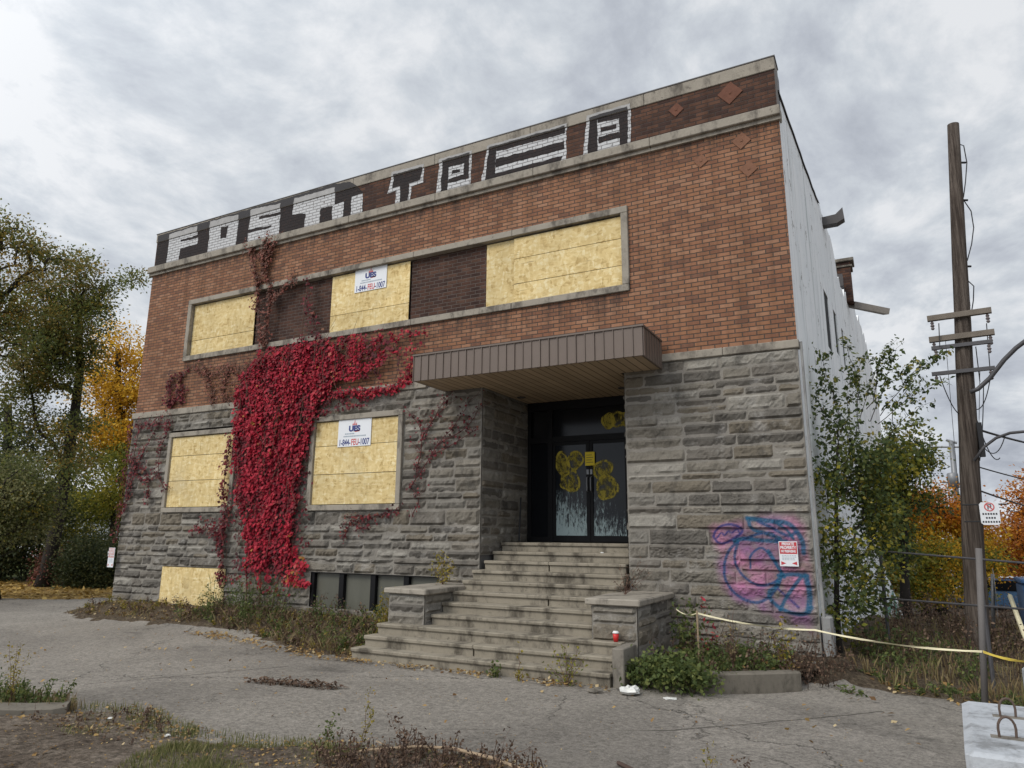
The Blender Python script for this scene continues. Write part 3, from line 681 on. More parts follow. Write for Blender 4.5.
def stone_patch(org, ud, nd, u0, u1, levels, openings=(), seed=0, cell=0.05, fine=None, hmin=0.13, hmax=0.27, depth=1.0, painted=False, crs=0.185):
    r = random.Random(seed); org = Vector(org); ud = Vector(ud); nd = Vector(nd)
    flip = ud.cross(Vector((0, 0, 1))).dot(nd) < 0
    zs = [levels[0]]
    for a, b in zip(levels, levels[1:]):
        n = max(1, round((b - a) / crs)); cuts = sorted(max(0.1, 1 + r.uniform(-0.38, 0.38)) for _ in range(n)); r.shuffle(cuts); t = sum(cuts); z = a
        for c in cuts[:-1]: z += (b - a) * c / t; zs.append(z)
        zs.append(b)
    cells = []
    for z0, z1 in zip(zs, zs[1:]):
        ivs = [(u0, u1)]
        for (a, b, c, d) in openings:
            if min(z1, d) - max(z0, c) > 0.4 * (z1 - z0):
                new = []
                for p, q in ivs:
                    if b <= p or a >= q: new.append((p, q)); continue
                    if a - p > 0.05: new.append((p, a))
                    if q - b > 0.05: new.append((b, q))
                ivs = new
        for p, q in ivs:
            u = p
            while u < q - 1e-6:
                ln = r.uniform(0.32, 1.05) * (0.75 + 1.3 * (z1 - z0))
                e = u + ln
                if q - e < 0.22: e = q
                if z1 - z0 > 0.22 and r.random() < 0.2:
                    k = r.uniform(0.4, 0.6); zm = z0 + (z1 - z0) * k; cells.append((u, e, z0, zm)); cells.append((u, e, zm, z1))
                else: cells.append((u, e, z0, z1))
                u = e
    J = 0.0055
    for (a, b, z0, z1) in cells:
        cs = cell
        inp = painted and b > 14.85 and z1 > 0.15 and z0 < 2.2
        if inp: cs = 0.016
        base = r.uniform(0.010, 0.034) * depth; rv = r.random(); sd_ = r.uniform(0, 99); tu = r.uniform(-0.03, 0.03) * depth; tz = r.uniform(-0.09, 0.09) * depth
        for layer in (0, 1):
            if layer == 0 and not inp: nu, nz = 1, 1
            elif layer == 0: nu, nz = max(1, int((b - a) / 0.02)), max(1, int((z1 - z0) / 0.02))
            else: nu, nz = max(3, int((b - a) / cs)), max(3, int((z1 - z0) / cs))
            A, B, C, D = (a, b, z0, z1) if layer == 0 else (a + J, b - J, z0 + J, z1 - J)
            o = len(ST.v)
            for j in range(nz + 1):
                for i in range(nu + 1):
                    fu = i / nu; fz = j / nz
                    if layer:   # tighten first and last rows to the arris
                        fu = 0.0 if i == 0 else (1.0 if i == nu else fu); 
                    u = A + (B - A) * fu; z = C + (D - C) * fz; h = 0.008
                    if layer:
                        e = min(u - A, B - u, z - C, D - z); k = sst(0, 0.028, e)
                        q = (u * 5.5, z * 8.5, sd_)
                        n1 = mn.noise(q); n2 = abs(mn.noise((u * 13, z * 17, sd_ + 5))); n3 = mn.noise((u * 30, z * 34, sd_))
                        h = 0.003 + k * max(0.006, base + tu * (fu - .5) + tz * (fz - .5) + 0.034 * depth * n1 - 0.030 * depth * n2 + 0.014 * depth * n3 + 0.014)
                    p = org + ud * u + nd * h; ST.v.append((p.x, p.y, p.z + z)); ST.mo.append(0.0 if layer else 1.0); ST.r.append(rv)
                    ST.pa.append(paint_at(u, z) if inp else (0, 0, 0, 0))
            for j in range(nz):
                for i in range(nu):
                    q = (o + j * (nu + 1) + i, o + j * (nu + 1) + i + 1, o + (j + 1) * (nu + 1) + i + 1, o + (j + 1) * (nu + 1) + i)
                    ST.f.append(q[::-1] if flip else q)
def build_stone(name, parent):
    global ST
    off = wpos(parent); me = bpy.data.meshes.new(name)
    me.from_pydata([(a - off.x, b - off.y, c - off.z) for a, b, c in ST.v], [], ST.f)
    a = me.attributes.new('rnd', 'FLOAT', 'POINT'); a.data.foreach_set('value', ST.r)
    a = me.attributes.new('mort', 'FLOAT', 'POINT'); a.data.foreach_set('value', ST.mo)
    a = me.attributes.new('paint', 'FLOAT_COLOR', 'POINT'); a.data.foreach_set('color', np.array(ST.pa, np.float32).ravel())
    ST = Stone()
    return link(name, me, 'rock_faced_stone', parent)
PX0, PX1, PD = 10.73, 13.63, 1.92        # entrance recess
LV = [-0.32, 0.0, 0.88, 1.53, 2.15, 3.1, 4.19, 4.60]
OPN = [(1.59, 4.05, 2.15, 4.19), (6.38, 8.88, 2.15, 4.19), (1.84, 4.05, -0.1, 0.88), (6.60, 9.85, 0.14, 0.92)]
stone_patch((0, -0.03, 0), (1, 0, 0), (0, -1, 0), 0.0, PX0, LV, OPN, 1, depth=1.25)
stone_patch((PX0, -0.03, 0), (0, 1, 0), (1, 0, 0), 0.0, PD + 0.03, [1.3, 2.15, 3.1, 4.47, 4.6], (), 3, depth=0.7)
stone_patch((0, -0.03, 0), (0, 1, 0), (-1, 0, 0), 0.0, 6.0, LV, (), 4)
build_stone('stone_wall', bld)
stone_patch((0, -0.03, 0), (1, 0, 0), (0, -1, 0), PX1, WB, [-0.32, 0.0, 0.55, 1.15, 1.53, 2.15, 3.1, 4.19, 4.60], (), 12, painted=True, cell=0.04, depth=0.8)
stone_patch((PX1, -0.03, 0), (0, 1, 0), (-1, 0, 0), 0.0, PD + 0.03, [1.3, 2.15, 3.1, 4.47, 4.6], (), 6, depth=0.7)
tag(build_stone('stone_pier', bld), 'stone pier right of the entrance with pink and blue spray graffiti')
# masonry core behind the stone facing
mb = MB()
mb.box(0.02, 1.6, 0.0, 0.4, -0.4, 4.7); mb.box(4.04, 6.4, 0.0, 0.4, -0.4, 4.7); mb.box(8.87, PX0 - 0.02, 0.0, 0.4, 0.9, 4.7)
mb.box(1.6, 4.04, 0.0, 0.4, 0.9, 2.15); mb.box(6.4, 8.87, 0.0, 0.4, 0.93, 2.15); mb.box(1.6, 4.04, 0.0, 0.4, 4.19, 4.7); mb.box(6.4, 8.87, 0.0, 0.4, 4.19, 4.7)
mb.box(1.6, 4.04, 0.12, 0.4, -0.4, 0.9); mb.box(6.4, PX0 - 0.02, 0.25, 0.4, -0.4, 0.9)
mb.box(0.02, PX0 - 0.02, 0.4, DEP, -0.6, 4.68); mb.box(PX1 + 0.02, WB - 0.03, 0.0, DEP, -0.6, 4.68); mb.box(PX0 - 0.02, PX1 + 0.02, 2.2, DEP, -0.6, 4.68)
mb.box(0.36, WB - 0.03, 0.36, DEP, 4.7, 8.55)
mb.box(PX0 - 0.02, PX1 + 0.02, -0.02, 2.2, 4.50, 4.69)
mb.build('masonry_core', 'plaster_roof', bld)

# ---- upper window strip
def frame_ring(x0, x1, z0, z1, w, y0, y1, split=2.2):
    mb = MB()
    def run(a, b, zz0, zz1):
        n = max(1, round((b - a) / split)); 
        for i in range(n): mb.bevbox(a + (b - a) * i / n + 0.003, a + (b - a) * (i + 1) / n - 0.003, y0, y1, zz0, zz1, 0.008)
    run(x0, x1, z1 - w, z1); run(x0, x1, z0, z0 + w)
    mb.bevbox(x0, x0 + w, y0, y1, z0 + w + 0.002, z1 - w - 0.002, 0.008); mb.bevbox(x1 - w, x1, y0, y1, z0 + w + 0.002, z1 - w - 0.002, 0.008)
    return mb
def boards(x0, x1, z0, z1, y, cuts, seed=0):
    mb = MB(); r = random.Random(seed); zz = [z0] + cuts + [z1]
    for a, b in zip(zz, zz[1:]):
        dy = r.uniform(0, 0.006)
        mb.box(x0 + r.uniform(0, 0.01), x1 - r.uniform(0, 0.01), y - 0.012 + dy, y + 0.004 + dy, a + 0.006, b - 0.006, r.random())
    return mb
frame_ring(WX0, WX1, WZ0, WZ1, 0.13, -0.055, 0.2).build('window_surround', 'concrete_trim', bld)
IX0, IX1, IZ0, IZ1 = WX0 + 0.13, WX1 - 0.13, WZ0 + 0.13, WZ1 - 0.13
for a, b in ((4.14, 6.58), (8.82, 10.70)):
    MB().box(a, b, 0.10, 0.3, IZ0, IZ1).build('brick_panel', 'brick_brown_panel', bld)
for i, (a, b, lab) in enumerate(((IX0, 4.14, 'boarded upper window at the left end'), (6.58, 8.82, 'boarded upper window with a white phone sign'), (10.70, IX1, 'wide boarded upper window over the entrance'))):
    wn_ = MB().box(a, b, 0.14, 0.3, IZ0, IZ1).build('window', 'dark_void', bld); tag(wn_, lab)
    mb = boards(a + 0.01, 11.36 if i == 2 else b - 0.01, IZ0 + 0.01, IZ1 - 0.02, 0.075 if i == 2 else 0.06, [] if i == 2 else [IZ0 + 0.42], i)
    if i == 2:
        mb2 = boards(11.37, b - 0.01, IZ0 + 0.02, IZ1 - 0.03, 0.03, [IZ0 + 0.40, IZ0 + 0.93], 5); mb.add(mb2.v, mb2.f)
    mb.build('plywood_board', 'strand_board', wn_)
# ---- lower windows
for i, (a, b, c, d) in enumerate(OPN[:2]):
    wn_ = MB().box(a + 0.1, b - 0.1, 0.03, 0.3, c + 0.1, d - 0.1).build('window', 'dark_void', bld)
    tag(wn_, ('boarded lower window beside the bare stone corner', 'boarded lower window with a white phone sign')[i])
    frame_ring(a, b, c, d - 0.06 if i == 0 else d, 0.115, -0.105, 0.1, 3).build('window_frame', 'concrete_trim', wn_)
    hz = d - 0.12 - (c + 0.12)
    boards(a + 0.12, b - 0.12, c + 0.125, d - 0.185 if i == 0 else d - 0.125, -0.045, [c + 0.12 + hz * 0.36, c + 0.12 + hz * 0.70], 3 + i).build('plywood_board', 'strand_board', wn_)
# ---- basement windows
wn_ = MB().box(1.86, 4.03, 0.06, 0.118, 0.0, 0.86).build('basement_window', 'dark_void', bld); tag(wn_, 'basement window covered by one plywood sheet')
boards(1.85, 4.04, 0.02, 0.87, -0.06, [], 9).build('plywood_board', 'strand_board', wn_)
bw_ = MB().box(6.60, 9.85, 0.14, 0.22, 0.14, 0.92).build('basement_window', 'dark_void', bld); tag(bw_, 'dark basement window with upright bars beside the stairs')
mb = MB(); mb.box(6.60, 9.85, -0.03, 0.1, 0.86, 0.92); mb.box(6.60, 6.68, -0.01, 0.1, 0.16, 0.858)
for q in (7.36, 8.18, 9.0): mb.box(q, q + 0.12, -0.01, 0.1, 0.16, 0.858)
mb.build('window_frame', 'black_frame', bw_)
for a, b in ((6.69, 7.35), (7.49, 8.17), (8.31, 8.99), (9.13, 9.84)): MB().box(a, b, 0.07, 0.085, 0.16, 0.855).build('pane', 'pane_grey', bw_)
MB().bevbox(6.5, 9.9, -0.10, 0.12, 0.05, 0.155, 0.01).build('sill', 'concrete_kerb', bw_)
MB().bevbox(1.75, 4.15, -0.12, 0.06, -0.10, 0.012, 0.01).build('sill', 'concrete_kerb', wn_)

# ---- canopy
CX0, CX1, CY, CZ0, CZ1 = 9.88, 14.33, -1.15, 4.47, 4.95
can = MB().box(CX0 + 0.03, CX1 - 0.03, CY + 0.03, -0.09, CZ0 + 0.03, CZ1 - 0.02).build('canopy', 'canopy_metal', bld)
mb = MB(); n = 27; wd = (CX1 - CX0) / n
for i in range(n):
    a = CX0 + i * wd; r_ = rng.uniform(-0.004, 0.004)
    mb.box(a + 0.008, a + wd - 0.008, CY - 0.002 + r_, CY + 0.03, CZ0, CZ1); mb.box(a - 0.006, a + 0.006, CY - 0.02, CY + 0.025, CZ0, CZ1)
n2_ = 7; wd2 = (0.0 - CY - 0.09) / n2_
for sx_, xx in ((-1, CX0), (1, CX1)):
    for i in range(n2_):
        a = CY + i * wd2 + 0.03
        mb.box(min(xx, xx - sx_ * 0.03), max(xx, xx - sx_ * 0.03), a + 0.006, a + wd2 - 0.012, CZ0, CZ1); mb.box(min(xx + sx_ * 0.014, xx - sx_ * 0.02), max(xx + sx_ * 0.014, xx - sx_ * 0.02), a - 0.006, a + 0.005, CZ0, CZ1)
mb.box(CX0 - 0.02, CX1 + 0.02, CY - 0.026, -0.09, CZ1, CZ1 + 0.03)
mb.build('fascia', 'canopy_metal', can)
mb = MB(); mb.box(CX0 + 0.02, CX1 - 0.02, CY + 0.03, -0.09, CZ0 + 0.004, CZ0 + 0.022); mb.box(PX0 + 0.06, PX1 - 0.06, -0.088, PD - 0.1, CZ0 + 0.002, CZ0 + 0.02)
mb.build('soffit', 'soffit_boards', can)
for q in ((11.0, 1.1), (13.2, 1.1)):
    mb = MB(); mb.lathe((q[0], q[1], CZ0 - 0.012), [(0.09, 0.014), (0.09, 0.0), (0.065, 0.0), (0.06, 0.01)], 14); mb.build('downlight', 'dark_sheet_metal', can)

# ---- entrance doors
DY = PD
ent = MB().box(PX0 + 0.05, PX1 - 0.05, DY + 0.10, DY + 0.2, 1.5, 4.49).build('entrance', 'dark_void', bld); tag(ent, 'dark glazed double door entrance with yellow spray paint')
mb = MB()
mb.box(PX0 + 0.04, PX1 - 0.04, DY - 0.05, DY + 0.08, 4.30, 4.49); mb.box(PX0 + 0.04, PX1 - 0.04, DY - 0.04, DY + 0.08, 3.60, 3.72)
for q, ww in ((PX0 + 0.04, 0.07), (11.24, 0.11), (13.02, 0.11), (PX1 - 0.11, 0.07)): mb.box(q, q + ww, DY - 0.045, DY + 0.075, 1.532, 4.299)
mb.box(PX0 + 0.11, 11.24, DY - 0.03, DY + 0.07, 1.533, 1.64); mb.box(13.13, PX1 - 0.11, DY - 0.03, DY + 0.07, 1.533, 1.64)
mb.build('door_frame', 'black_frame', ent)
mb = MB(); mb.box(11.35, 13.02, DY + 0.0, DY + 0.02, 3.721, 4.299); mb.build('transom_glass', 'dark_glass', ent)
mb = MB(); mb.box(PX0 + 0.11, 11.24, DY + 0.0, DY + 0.02, 1.641, 3.6); mb.build('sidelight_glass', 'dark_glass', ent); mb = MB(); mb.box(13.13, PX1 - 0.11, DY, DY + 0.02, 1.641, 3.6); mb.build('sidelight_glass', 'dark_glass', ent)
for (a, b, s) in ((11.355, 12.18, 1), (12.19, 13.015, -1)):
    mb = MB(); mb.box(a, a + 0.06, DY - 0.03, DY + 0.03, 1.545, 3.595); mb.box(b - 0.075, b, DY - 0.03, DY + 0.03, 1.545, 3.595)
    mb.box(a + 0.061, b - 0.076, DY - 0.028, DY + 0.028, 1.545, 1.67); mb.box(a + 0.061, b - 0.076, DY - 0.028, DY + 0.028, 3.53, 3.595)
    dr = mb.build('door', 'black_frame', ent)
    MB().box(a + 0.058, b - 0.073, DY - 0.006, DY + 0.006, 1.668, 3.532).build('door_glass', 'dirty_door_glass', dr)
    hx = b - 0.04 if s == 1 else a + 0.03
    mb = MB(); mb.tube([(hx, DY - 0.035, 2.55), (hx, DY - 0.09, 2.57), (hx, DY - 0.09, 2.83), (hx, DY - 0.035, 2.85)], 0.014, 8); mb.box(hx - 0.025, hx + 0.025, DY - 0.042, DY - 0.028, 2.9, 3.0)
    mb.build('door_handle', 'galvanised', dr)
# yellow bubble letters sprayed across the doors and the transom
def blob(mb, cx, cz, rx, rz, y, sd_, n=22, rot=0.0):
    P = []
    for k in range(n):
        q = 2 * math.pi * k / n; rr = 1 + 0.22 * mn.noise((math.cos(q) * 1.3 + sd_, math.sin(q) * 1.3, sd_))
        a, b = rx * rr * math.cos(q), rz * rr * math.sin(q); P.append((cx + a * math.cos(rot) - b * math.sin(rot), cz + a * math.sin(rot) + b * math.cos(rot)))
    mb.prism(P[::-1], y, y - 0.002, fac)
def ringblob(mb, cx, cz, rx, rz, y, sd_, wd=0.03, n=26, rot=0.0):
    I = []; O = []
    for k in range(n):
        q = 2 * math.pi * k / n; rr = 1 + 0.22 * mn.noise((math.cos(q) * 1.3 + sd_, math.sin(q) * 1.3, sd_))
        for L, s in ((O, 0), (I, wd)):
            a, b = (rx - s) * rr * math.cos(q), (rz - s) * rr * math.sin(q)
            L.append((cx + a * math.cos(rot) - b * math.sin(rot), y - 0.001 * (k % 2), cz + a * math.sin(rot) + b * math.cos(rot)))
    mb.add(O + I, [(k, (k + 1) % n, n + (k + 1) % n, n + k) for k in range(n)])
BL = ((11.58, 3.13, 0.15, 0.24, 0.3), (11.86, 3.2, 0.17, 0.19, -0.6), (11.74, 2.78, 0.22, 0.22, 0.5), (12.47, 3.0, 0.2, 0.17, 0.4), (12.55, 2.63, 0.21, 0.24, 0.0))
for i, (a, b, c, d, e) in enumerate(BL + tuple((12.60 + k * 0.21, 3.98 + 0.02 * (k % 2), 0.14, 0.15, 0.2 * k) for k in range(3))):
    yl = DY - (0.009 if i < 5 else 0.003)
    mb = MB(); blob(mb, a, b, c, d, yl, i * 3.1, rot=e); o = fixface(mb.build('bubble_letter', 'spray_olive', ent))
    mb = MB(); ringblob(mb, a, b, c + 0.02, d + 0.02, yl - 0.005, i * 3.1, 0.045, rot=e); mb.build('letter_outline', 'spray_yellow', o)

# ---- steps and plinths
RH = 0.163
SY = {1: -2.42, 2: -2.18, 3: -1.94, 4: -1.60, 5: -1.28, 6: -0.96, 7: -0.64, 8: -0.32, 9: 0.0, 10: 0.32, 11: 0.66}
mb = MB()
for k in range(1, 12):
    z1 = 1.53 - RH * (11 - k); z0 = z1 - RH
    x0, x1 = (9.80 - 0.0, 14.12) if k <= 3 else (PX0 + 0.005, PX1 - 0.005)
    if k <= 3: x0 = 9.72 + 0.06 * k; x1 = 14.13
    if k >= 9: x0, x1 = PX0 + 0.07, PX1 - 0.07
    yb = SY[k + 1] + 0.10 if k < 11 else PD + 0.18
    cuts = [x0] + ([x0 + (x1 - x0) * f for f in ((0.63,) if k == 6 else (0.48,) if k in (2, 9) else ())]) + [x1]
    for a, b in zip(cuts, cuts[1:]):
        nseg = 14
        mb.bevbox(a, b - 0.004, SY[k], yb, z1 - 0.058, z1, 0.012, 0.003)
        mb.box(a + 0.012, b - 0.016, SY[k] + 0.035, yb, z0 - (0.35 if k <= 3 else 0.0), z1 - 0.061)
mb.build('steps', 'concrete_step', bld)
stone_patch((0, -1.74, 0), (1, 0, 0), (0, -1, 0), 9.99, PX0 - 0.02, [0.15, 0.40, 0.70], (), 21)
stone_patch((PX0 - 0.02, -1.74, 0), (0, 1, 0), (1, 0, 0), 0.0, 1.74, [0.15, 0.40, 0.70], (), 22)
stone_patch((9.99, -1.74, 0), (0, 1, 0), (-1, 0, 0), 0.0, 1.74, [-0.3, 0.15, 0.40, 0.70], (), 23)
pl = build_stone('plinth', bld); tag(pl, 'low stone plinth left of the stairs')
MB().bevbox(9.93, PX0 + 0.05, -1.83, -0.04, 0.70, 0.79, 0.015, 0.004).build('plinth_cap', 'concrete_trim', pl)
MB().box(10.03, PX0 - 0.05, -1.7, 0.0, -0.35, 0.698).build('plinth_core', 'concrete_kerb', pl)
stone_patch((0, -1.74, 0), (1, 0, 0), (0, -1, 0), PX1 + 0.0, 14.30, [-0.32, 0.0, 0.2, 0.45, 0.70], (), 24)
stone_patch((PX1 + 0.0, -1.74, 0), (0, 1, 0), (-1, 0, 0), 0.0, 1.74, [0.15, 0.40, 0.70], (), 25)
stone_patch((14.30, -1.74, 0), (0, 1, 0), (1, 0, 0), 0.0, 1.74, [-0.32, -0.05, 0.15, 0.40, 0.70], (), 26)
pr_ = build_stone('plinth', bld); tag(pr_, 'low stone plinth right of the stairs')
MB().bevbox(PX1 - 0.08, 14.37, -1.83, -0.04, 0.70, 0.79, 0.015, 0.004).build('plinth_cap', 'concrete_trim', pr_)
MB().box(PX1 + 0.04, 14.26, -1.7, 0.0, -0.35, 0.698).build('plinth_core', 'concrete_kerb', pr_)
MB().bevbox(14.135, 14.3, -2.34, -1.79, -0.35, 0.21, 0.012).build('stair_cheek', 'concrete_kerb', bld)

# ---- painted lettering along the parapet
YB, YC = -0.004, -0.026      # in front of the brick, in front of the coping
ZC = 9.632
def clip(poly, z, above):
    out = []
    for (a, b) in zip(poly, poly[1:] + poly[:1]):
        ia = (a[1] > z) == above; ib = (b[1] > z) == above
        if ia: out.append(a)
        if ia != ib:
            t = (z - a[1]) / (b[1] - a[1]); out.append((a[0] + (b[0] - a[0]) * t, z))
    return out
def rough(P):
    out = []
    for a, b in zip(P, P[1:] + P[:1]):
        n = max(1, int(math.hypot(b[0] - a[0], b[1] - a[1]) / 0.055))
        for i in range(n):
            x = a[0] + (b[0] - a[0]) * i / n; z = a[1] + (b[1] - a[1]) * i / n
            dx = 0.020 * mn.noise((x * 5, z * 5, 1.5)) + 0.016 * mn.noise((x * 22, z * 22, 3.5)); dz = 0.018 * mn.noise((x * 5, z * 5, 8.5)) + 0.014 * mn.noise((x * 22, z * 22, 6.5))
            out.append((max(0.03, x + dx), z + (dz if z > BZ + 0.02 else 0)))
    return out
def letters(polys, col, lift, name, lab):
    lo = MB(); hi = MB()
    for P in polys:
        P = rough(P)
        Q = clip(P, ZC - 0.004, False)
        if len(Q) > 2: lo.add([fac(u, v, YB - lift) for u, v in Q], [tuple(range(len(Q)))])
        Q = clip(P, ZC + 0.002, True)
        if len(Q) > 2: hi.add([fac(u, v, YC - lift) for u, v in Q], [tuple(range(len(Q)))])
    o = None
    if lo.v: o = tag(fixface(lo.build(name, 'paint_%s_on_brick' % col, bld)), lab)
    if hi.v: fixface(hi.build(name + '_top', 'paint_%s_on_concrete' % ('grey' if col == 'white' else 'black'), bld))
BZ = 8.88
letters([[(0.06, BZ), (2.1, BZ), (2.1, 9.83), (0.06, 9.83)], [(2.1, BZ), (5.0, BZ), (5.0, 9.84), (2.1, 9.84)], [(5.0, BZ), (7.42, BZ), (7.40, 9.44), (7.2, 9.66), (7.0, 9.80), (6.55, 9.85), (5.0, 9.84)]], 'black', 0.000, 'black_graffiti', 'black spray background of the left roof lettering')
def rectp(x0, x1, z0, z1, sk=0.0): return [(x0, z0), (x1, z0), (x1 + sk, z1), (x0 + sk, z1)]
WL = [ # F O S T i i in white
    [(0.55, 9.78), (0.54, BZ), (1.03, BZ), (1.06, 9.26), (1.75, 9.27), (1.75, 9.44), (1.04, 9.46), (1.04, 9.52), (1.72, 9.53), (1.70, 9.79)],
    [(2.19, 9.81), (2.20, BZ), (2.63, BZ), (2.63, 9.22), (2.62, 9.56), (2.62, 9.80)], [(2.62, 9.56), (2.89, 9.55), (2.89, 9.79), (2.62, 9.80)], [(2.63, BZ), (2.87, BZ), (2.86, 9.22), (2.63, 9.22)], [(2.89, 9.79), (2.89, 9.55), (2.86, 9.22), (2.87, BZ), (3.25, BZ), (3.28, 9.77)],
    [(3.72, 9.80), (3.69, 9.27), (4.02, 9.26), (4.03, 9.48), (4.02, 9.56), (4.02, 9.79)], [(4.02, 9.56), (4.77, 9.53), (4.77, 9.75), (4.02, 9.79)], [(4.03, 9.48), (4.02, 9.26), (4.48, 9.24), (4.77, 9.23), (4.78, 9.45)], [(4.49, 9.17), (4.48, BZ), (4.77, BZ), (4.77, 9.23), (4.48, 9.24)], [(3.68, 9.19), (3.68, BZ), (4.48, BZ), (4.49, 9.17)],
    [(5.22, 9.77), (5.19, 9.37), (5.62, 9.31), (5.62, BZ), (6.11, BZ), (6.10, 9.32), (6.55, 9.30), (6.55, 9.76)],
    [(6.50, 9.31), (6.50, BZ), (6.81, BZ), (6.84, 9.33)], [(7.08, 9.41), (7.07, BZ + 0.02), (7.40, BZ + 0.02), (7.40, 9.41)]]
for P_, lab_ in ((WL[0:1], 'white spray letter F'), (WL[1:5], 'white spray letter O'), (WL[5:10], 'white spray letter S'), (WL[10:11], 'white spray letter T'), (WL[11:12], 'first short white stroke'), (WL[12:13], 'second short white stroke')):
    letters(P_, 'white', 0.003, 'white_letter', lab_)
WR = [[(8.23, 9.74), (8.13, 9.24), (8.37, 9.26), (8.34, BZ), (8.76, BZ), (8.78, 9.26), (9.09, 9.28), (9.12, 9.71)], [(9.53, 9.72), (9.46, BZ), (9.80, BZ), (10.0, BZ + 0.02), (10.33, BZ + 0.05), (10.36, 9.71)],
      [(10.73, 9.71), (10.59, BZ), (12.54, BZ), (12.57, 9.71)], [(13.01, 9.76), (12.88, BZ), (13.86, BZ), (13.89, 9.75)]]
for P_, lab_ in zip(WR, 'TPEA'): letters([P_], 'white', 0.001, 'letter_outline', 'white spray outline of the letter ' + lab_)
KR = [[(8.27, 9.67), (8.26, 9.35), (8.48, 9.34), (8.47, BZ), (8.70, BZ), (8.72, 9.34), (9.03, 9.36), (9.06, 9.65)],
      [(9.60, 9.67), (9.57, BZ), (9.74, BZ), (9.76, 9.10), (9.76, 9.48), (9.77, 9.67)], [(9.76, 9.48), (10.17, 9.48), (10.30, 9.67), (9.77, 9.67)], [(10.17, 9.48), (10.15, 9.20), (10.28, 9.08), (10.30, 9.67)], [(9.76, 9.10), (10.28, 9.08), (10.15, 9.20), (9.78, 9.20)], [(9.85, 9.37), (9.85, 9.29), (10.07, 9.29), (10.07, 9.37)],
      [(10.77, 9.66), (10.68, BZ), (10.92, BZ), (10.95, 9.66)], [(10.95, 9.66), (10.95, 9.53), (12.52, 9.51), (12.52, 9.66)], [(10.94, 9.36), (10.94, 9.17), (12.50, 9.17), (12.51, 9.34)], [(10.93, 9.03), (10.92, BZ), (12.4, BZ), (12.47, 9.03)],
      [(13.06, 9.70), (12.98, BZ), (13.19, BZ), (13.21, 9.70)], [(13.21, 9.70), (13.22, 9.53), (13.66, 9.51), (13.66, 9.70)], [(13.66, 9.70), (13.64, BZ), (13.80, BZ), (13.83, 9.70)], [(13.22, 9.23), (13.22, 9.10), (13.65, 9.10), (13.64, 9.23)], [(13.27, 9.42), (13.27, 9.32), (13.59, 9.31), (13.59, 9.40)]]
for P_, lab_ in ((KR[0:1], 'T'), (KR[1:6], 'P'), (KR[6:10], 'E'), (KR[10:], 'A')): letters(P_, 'black', 0.005, 'black_letter', 'black spray letter ' + lab_)
# wall anchor plates turned on their corners
for (x, z, s, mt, dep) in ((15.72, 9.40, 0.22, 'rust_plate', 0.0), (14.75, 9.36, 0.14, 'rust_plate', 0.0), (15.86, 8.42, 0.16, 'faded_plate', 0.0), (15.15, 8.22, 0.13, 'faded_plate', 0.0), (15.95, 7.86, 0.15, 'faded_plate', 0.0)):
    mb = MB(); P = [(x - s, z + 0.02), (x - 0.02, z - s), (x + s, z - 0.02), (x + 0.02, z + s)]
    mb.prism(P, -0.003, -0.016, fac); mb.prism([(x - .02, z - .02), (x + .02, z - .02), (x + .02, z + .02), (x - .02, z + .02)], -0.017, -0.024, fac)
    fixn(mb.build('anchor_plate', mt, bld))

# ---- side wall, white and peeling, slightly out of square
KA = 0.052
SWI = [(4.25, 5.0, 5.65, 6.95), (5.85, 6.4, 5.9, 6.95), (7.4, 7.85, 5.9, 6.9)]
mb = MB(); ysq = list(np.arange(0.0, DEP + 0.01, 0.25)); topz = []
for y in ysq:
    t = float(np.interp(y, [0, 3.5, 5.7, 7.3, 7.8, 9.6, 10.0, 13.2, 15.6, 17.5, 20], [9.2, 9.1, 9.15, 9.0, 8.3, 8.35, 8.7, 8.8, 8.75, 8.2, 7.6]))
    t += 0.05 * mn.noise((y * 1.7, 3, 1)) + sst(3.0, 6.5, y) * (0.30 * mn.noise((y * 2.3, 9, 2)) + 0.22 * mn.noise((y * 7.3, 9, 5)))
    topz.append(t)
def sidep(y, z, o=0.0): return (WB + KA * y + o, y, z)
brk = sorted(set(ysq + [q for s in SWI for q in s[:2]]))
zb_ = [-1.4, 5.65, 5.9, 6.9, 6.95, 7.2]
for y0, y1 in zip(brk, brk[1:]):
    ym = (y0 + y1) / 2
    for z0, z1 in zip(zb_, zb_[1:]):
        if any(a < ym < b and c < (z0 + z1) / 2 < d for a, b, c, d in SWI): 
            mb.add([sidep(y0, z0, -0.10), sidep(y1, z0, -0.10), sidep(y1, z1, -0.10), sidep(y0, z1, -0.10)], [(0, 1, 2, 3)]); continue
        mb.add([sidep(y0, z0), sidep(y1, z0), sidep(y1, z1), sidep(y0, z1)], [(0, 1, 2, 3)])
    t0 = np.interp(y0, ysq, topz); t1 = np.interp(y1, ysq, topz)
    mb.add([sidep(y0, 7.2), sidep(y1, 7.2), sidep(y1, t1), sidep(y0, t0)], [(0, 1, 2, 3)])
    mb.add([sidep(y0, t0), sidep(y1, t1), sidep(y1, t1, -0.3), sidep(y0, t0, -0.3)], [(0, 1, 2, 3)])
    mb.add([sidep(y0, t0, -0.3), sidep(y1, t1, -0.3), sidep(y1, 7.2, -0.3), sidep(y0, 7.2, -0.3)], [(0, 1, 2, 3)])
mb.add([sidep(DEP, -1.4), (0, DEP, -1.4), (0, DEP, 8.3), sidep(DEP, 8.3)], [(0, 1, 2, 3)])
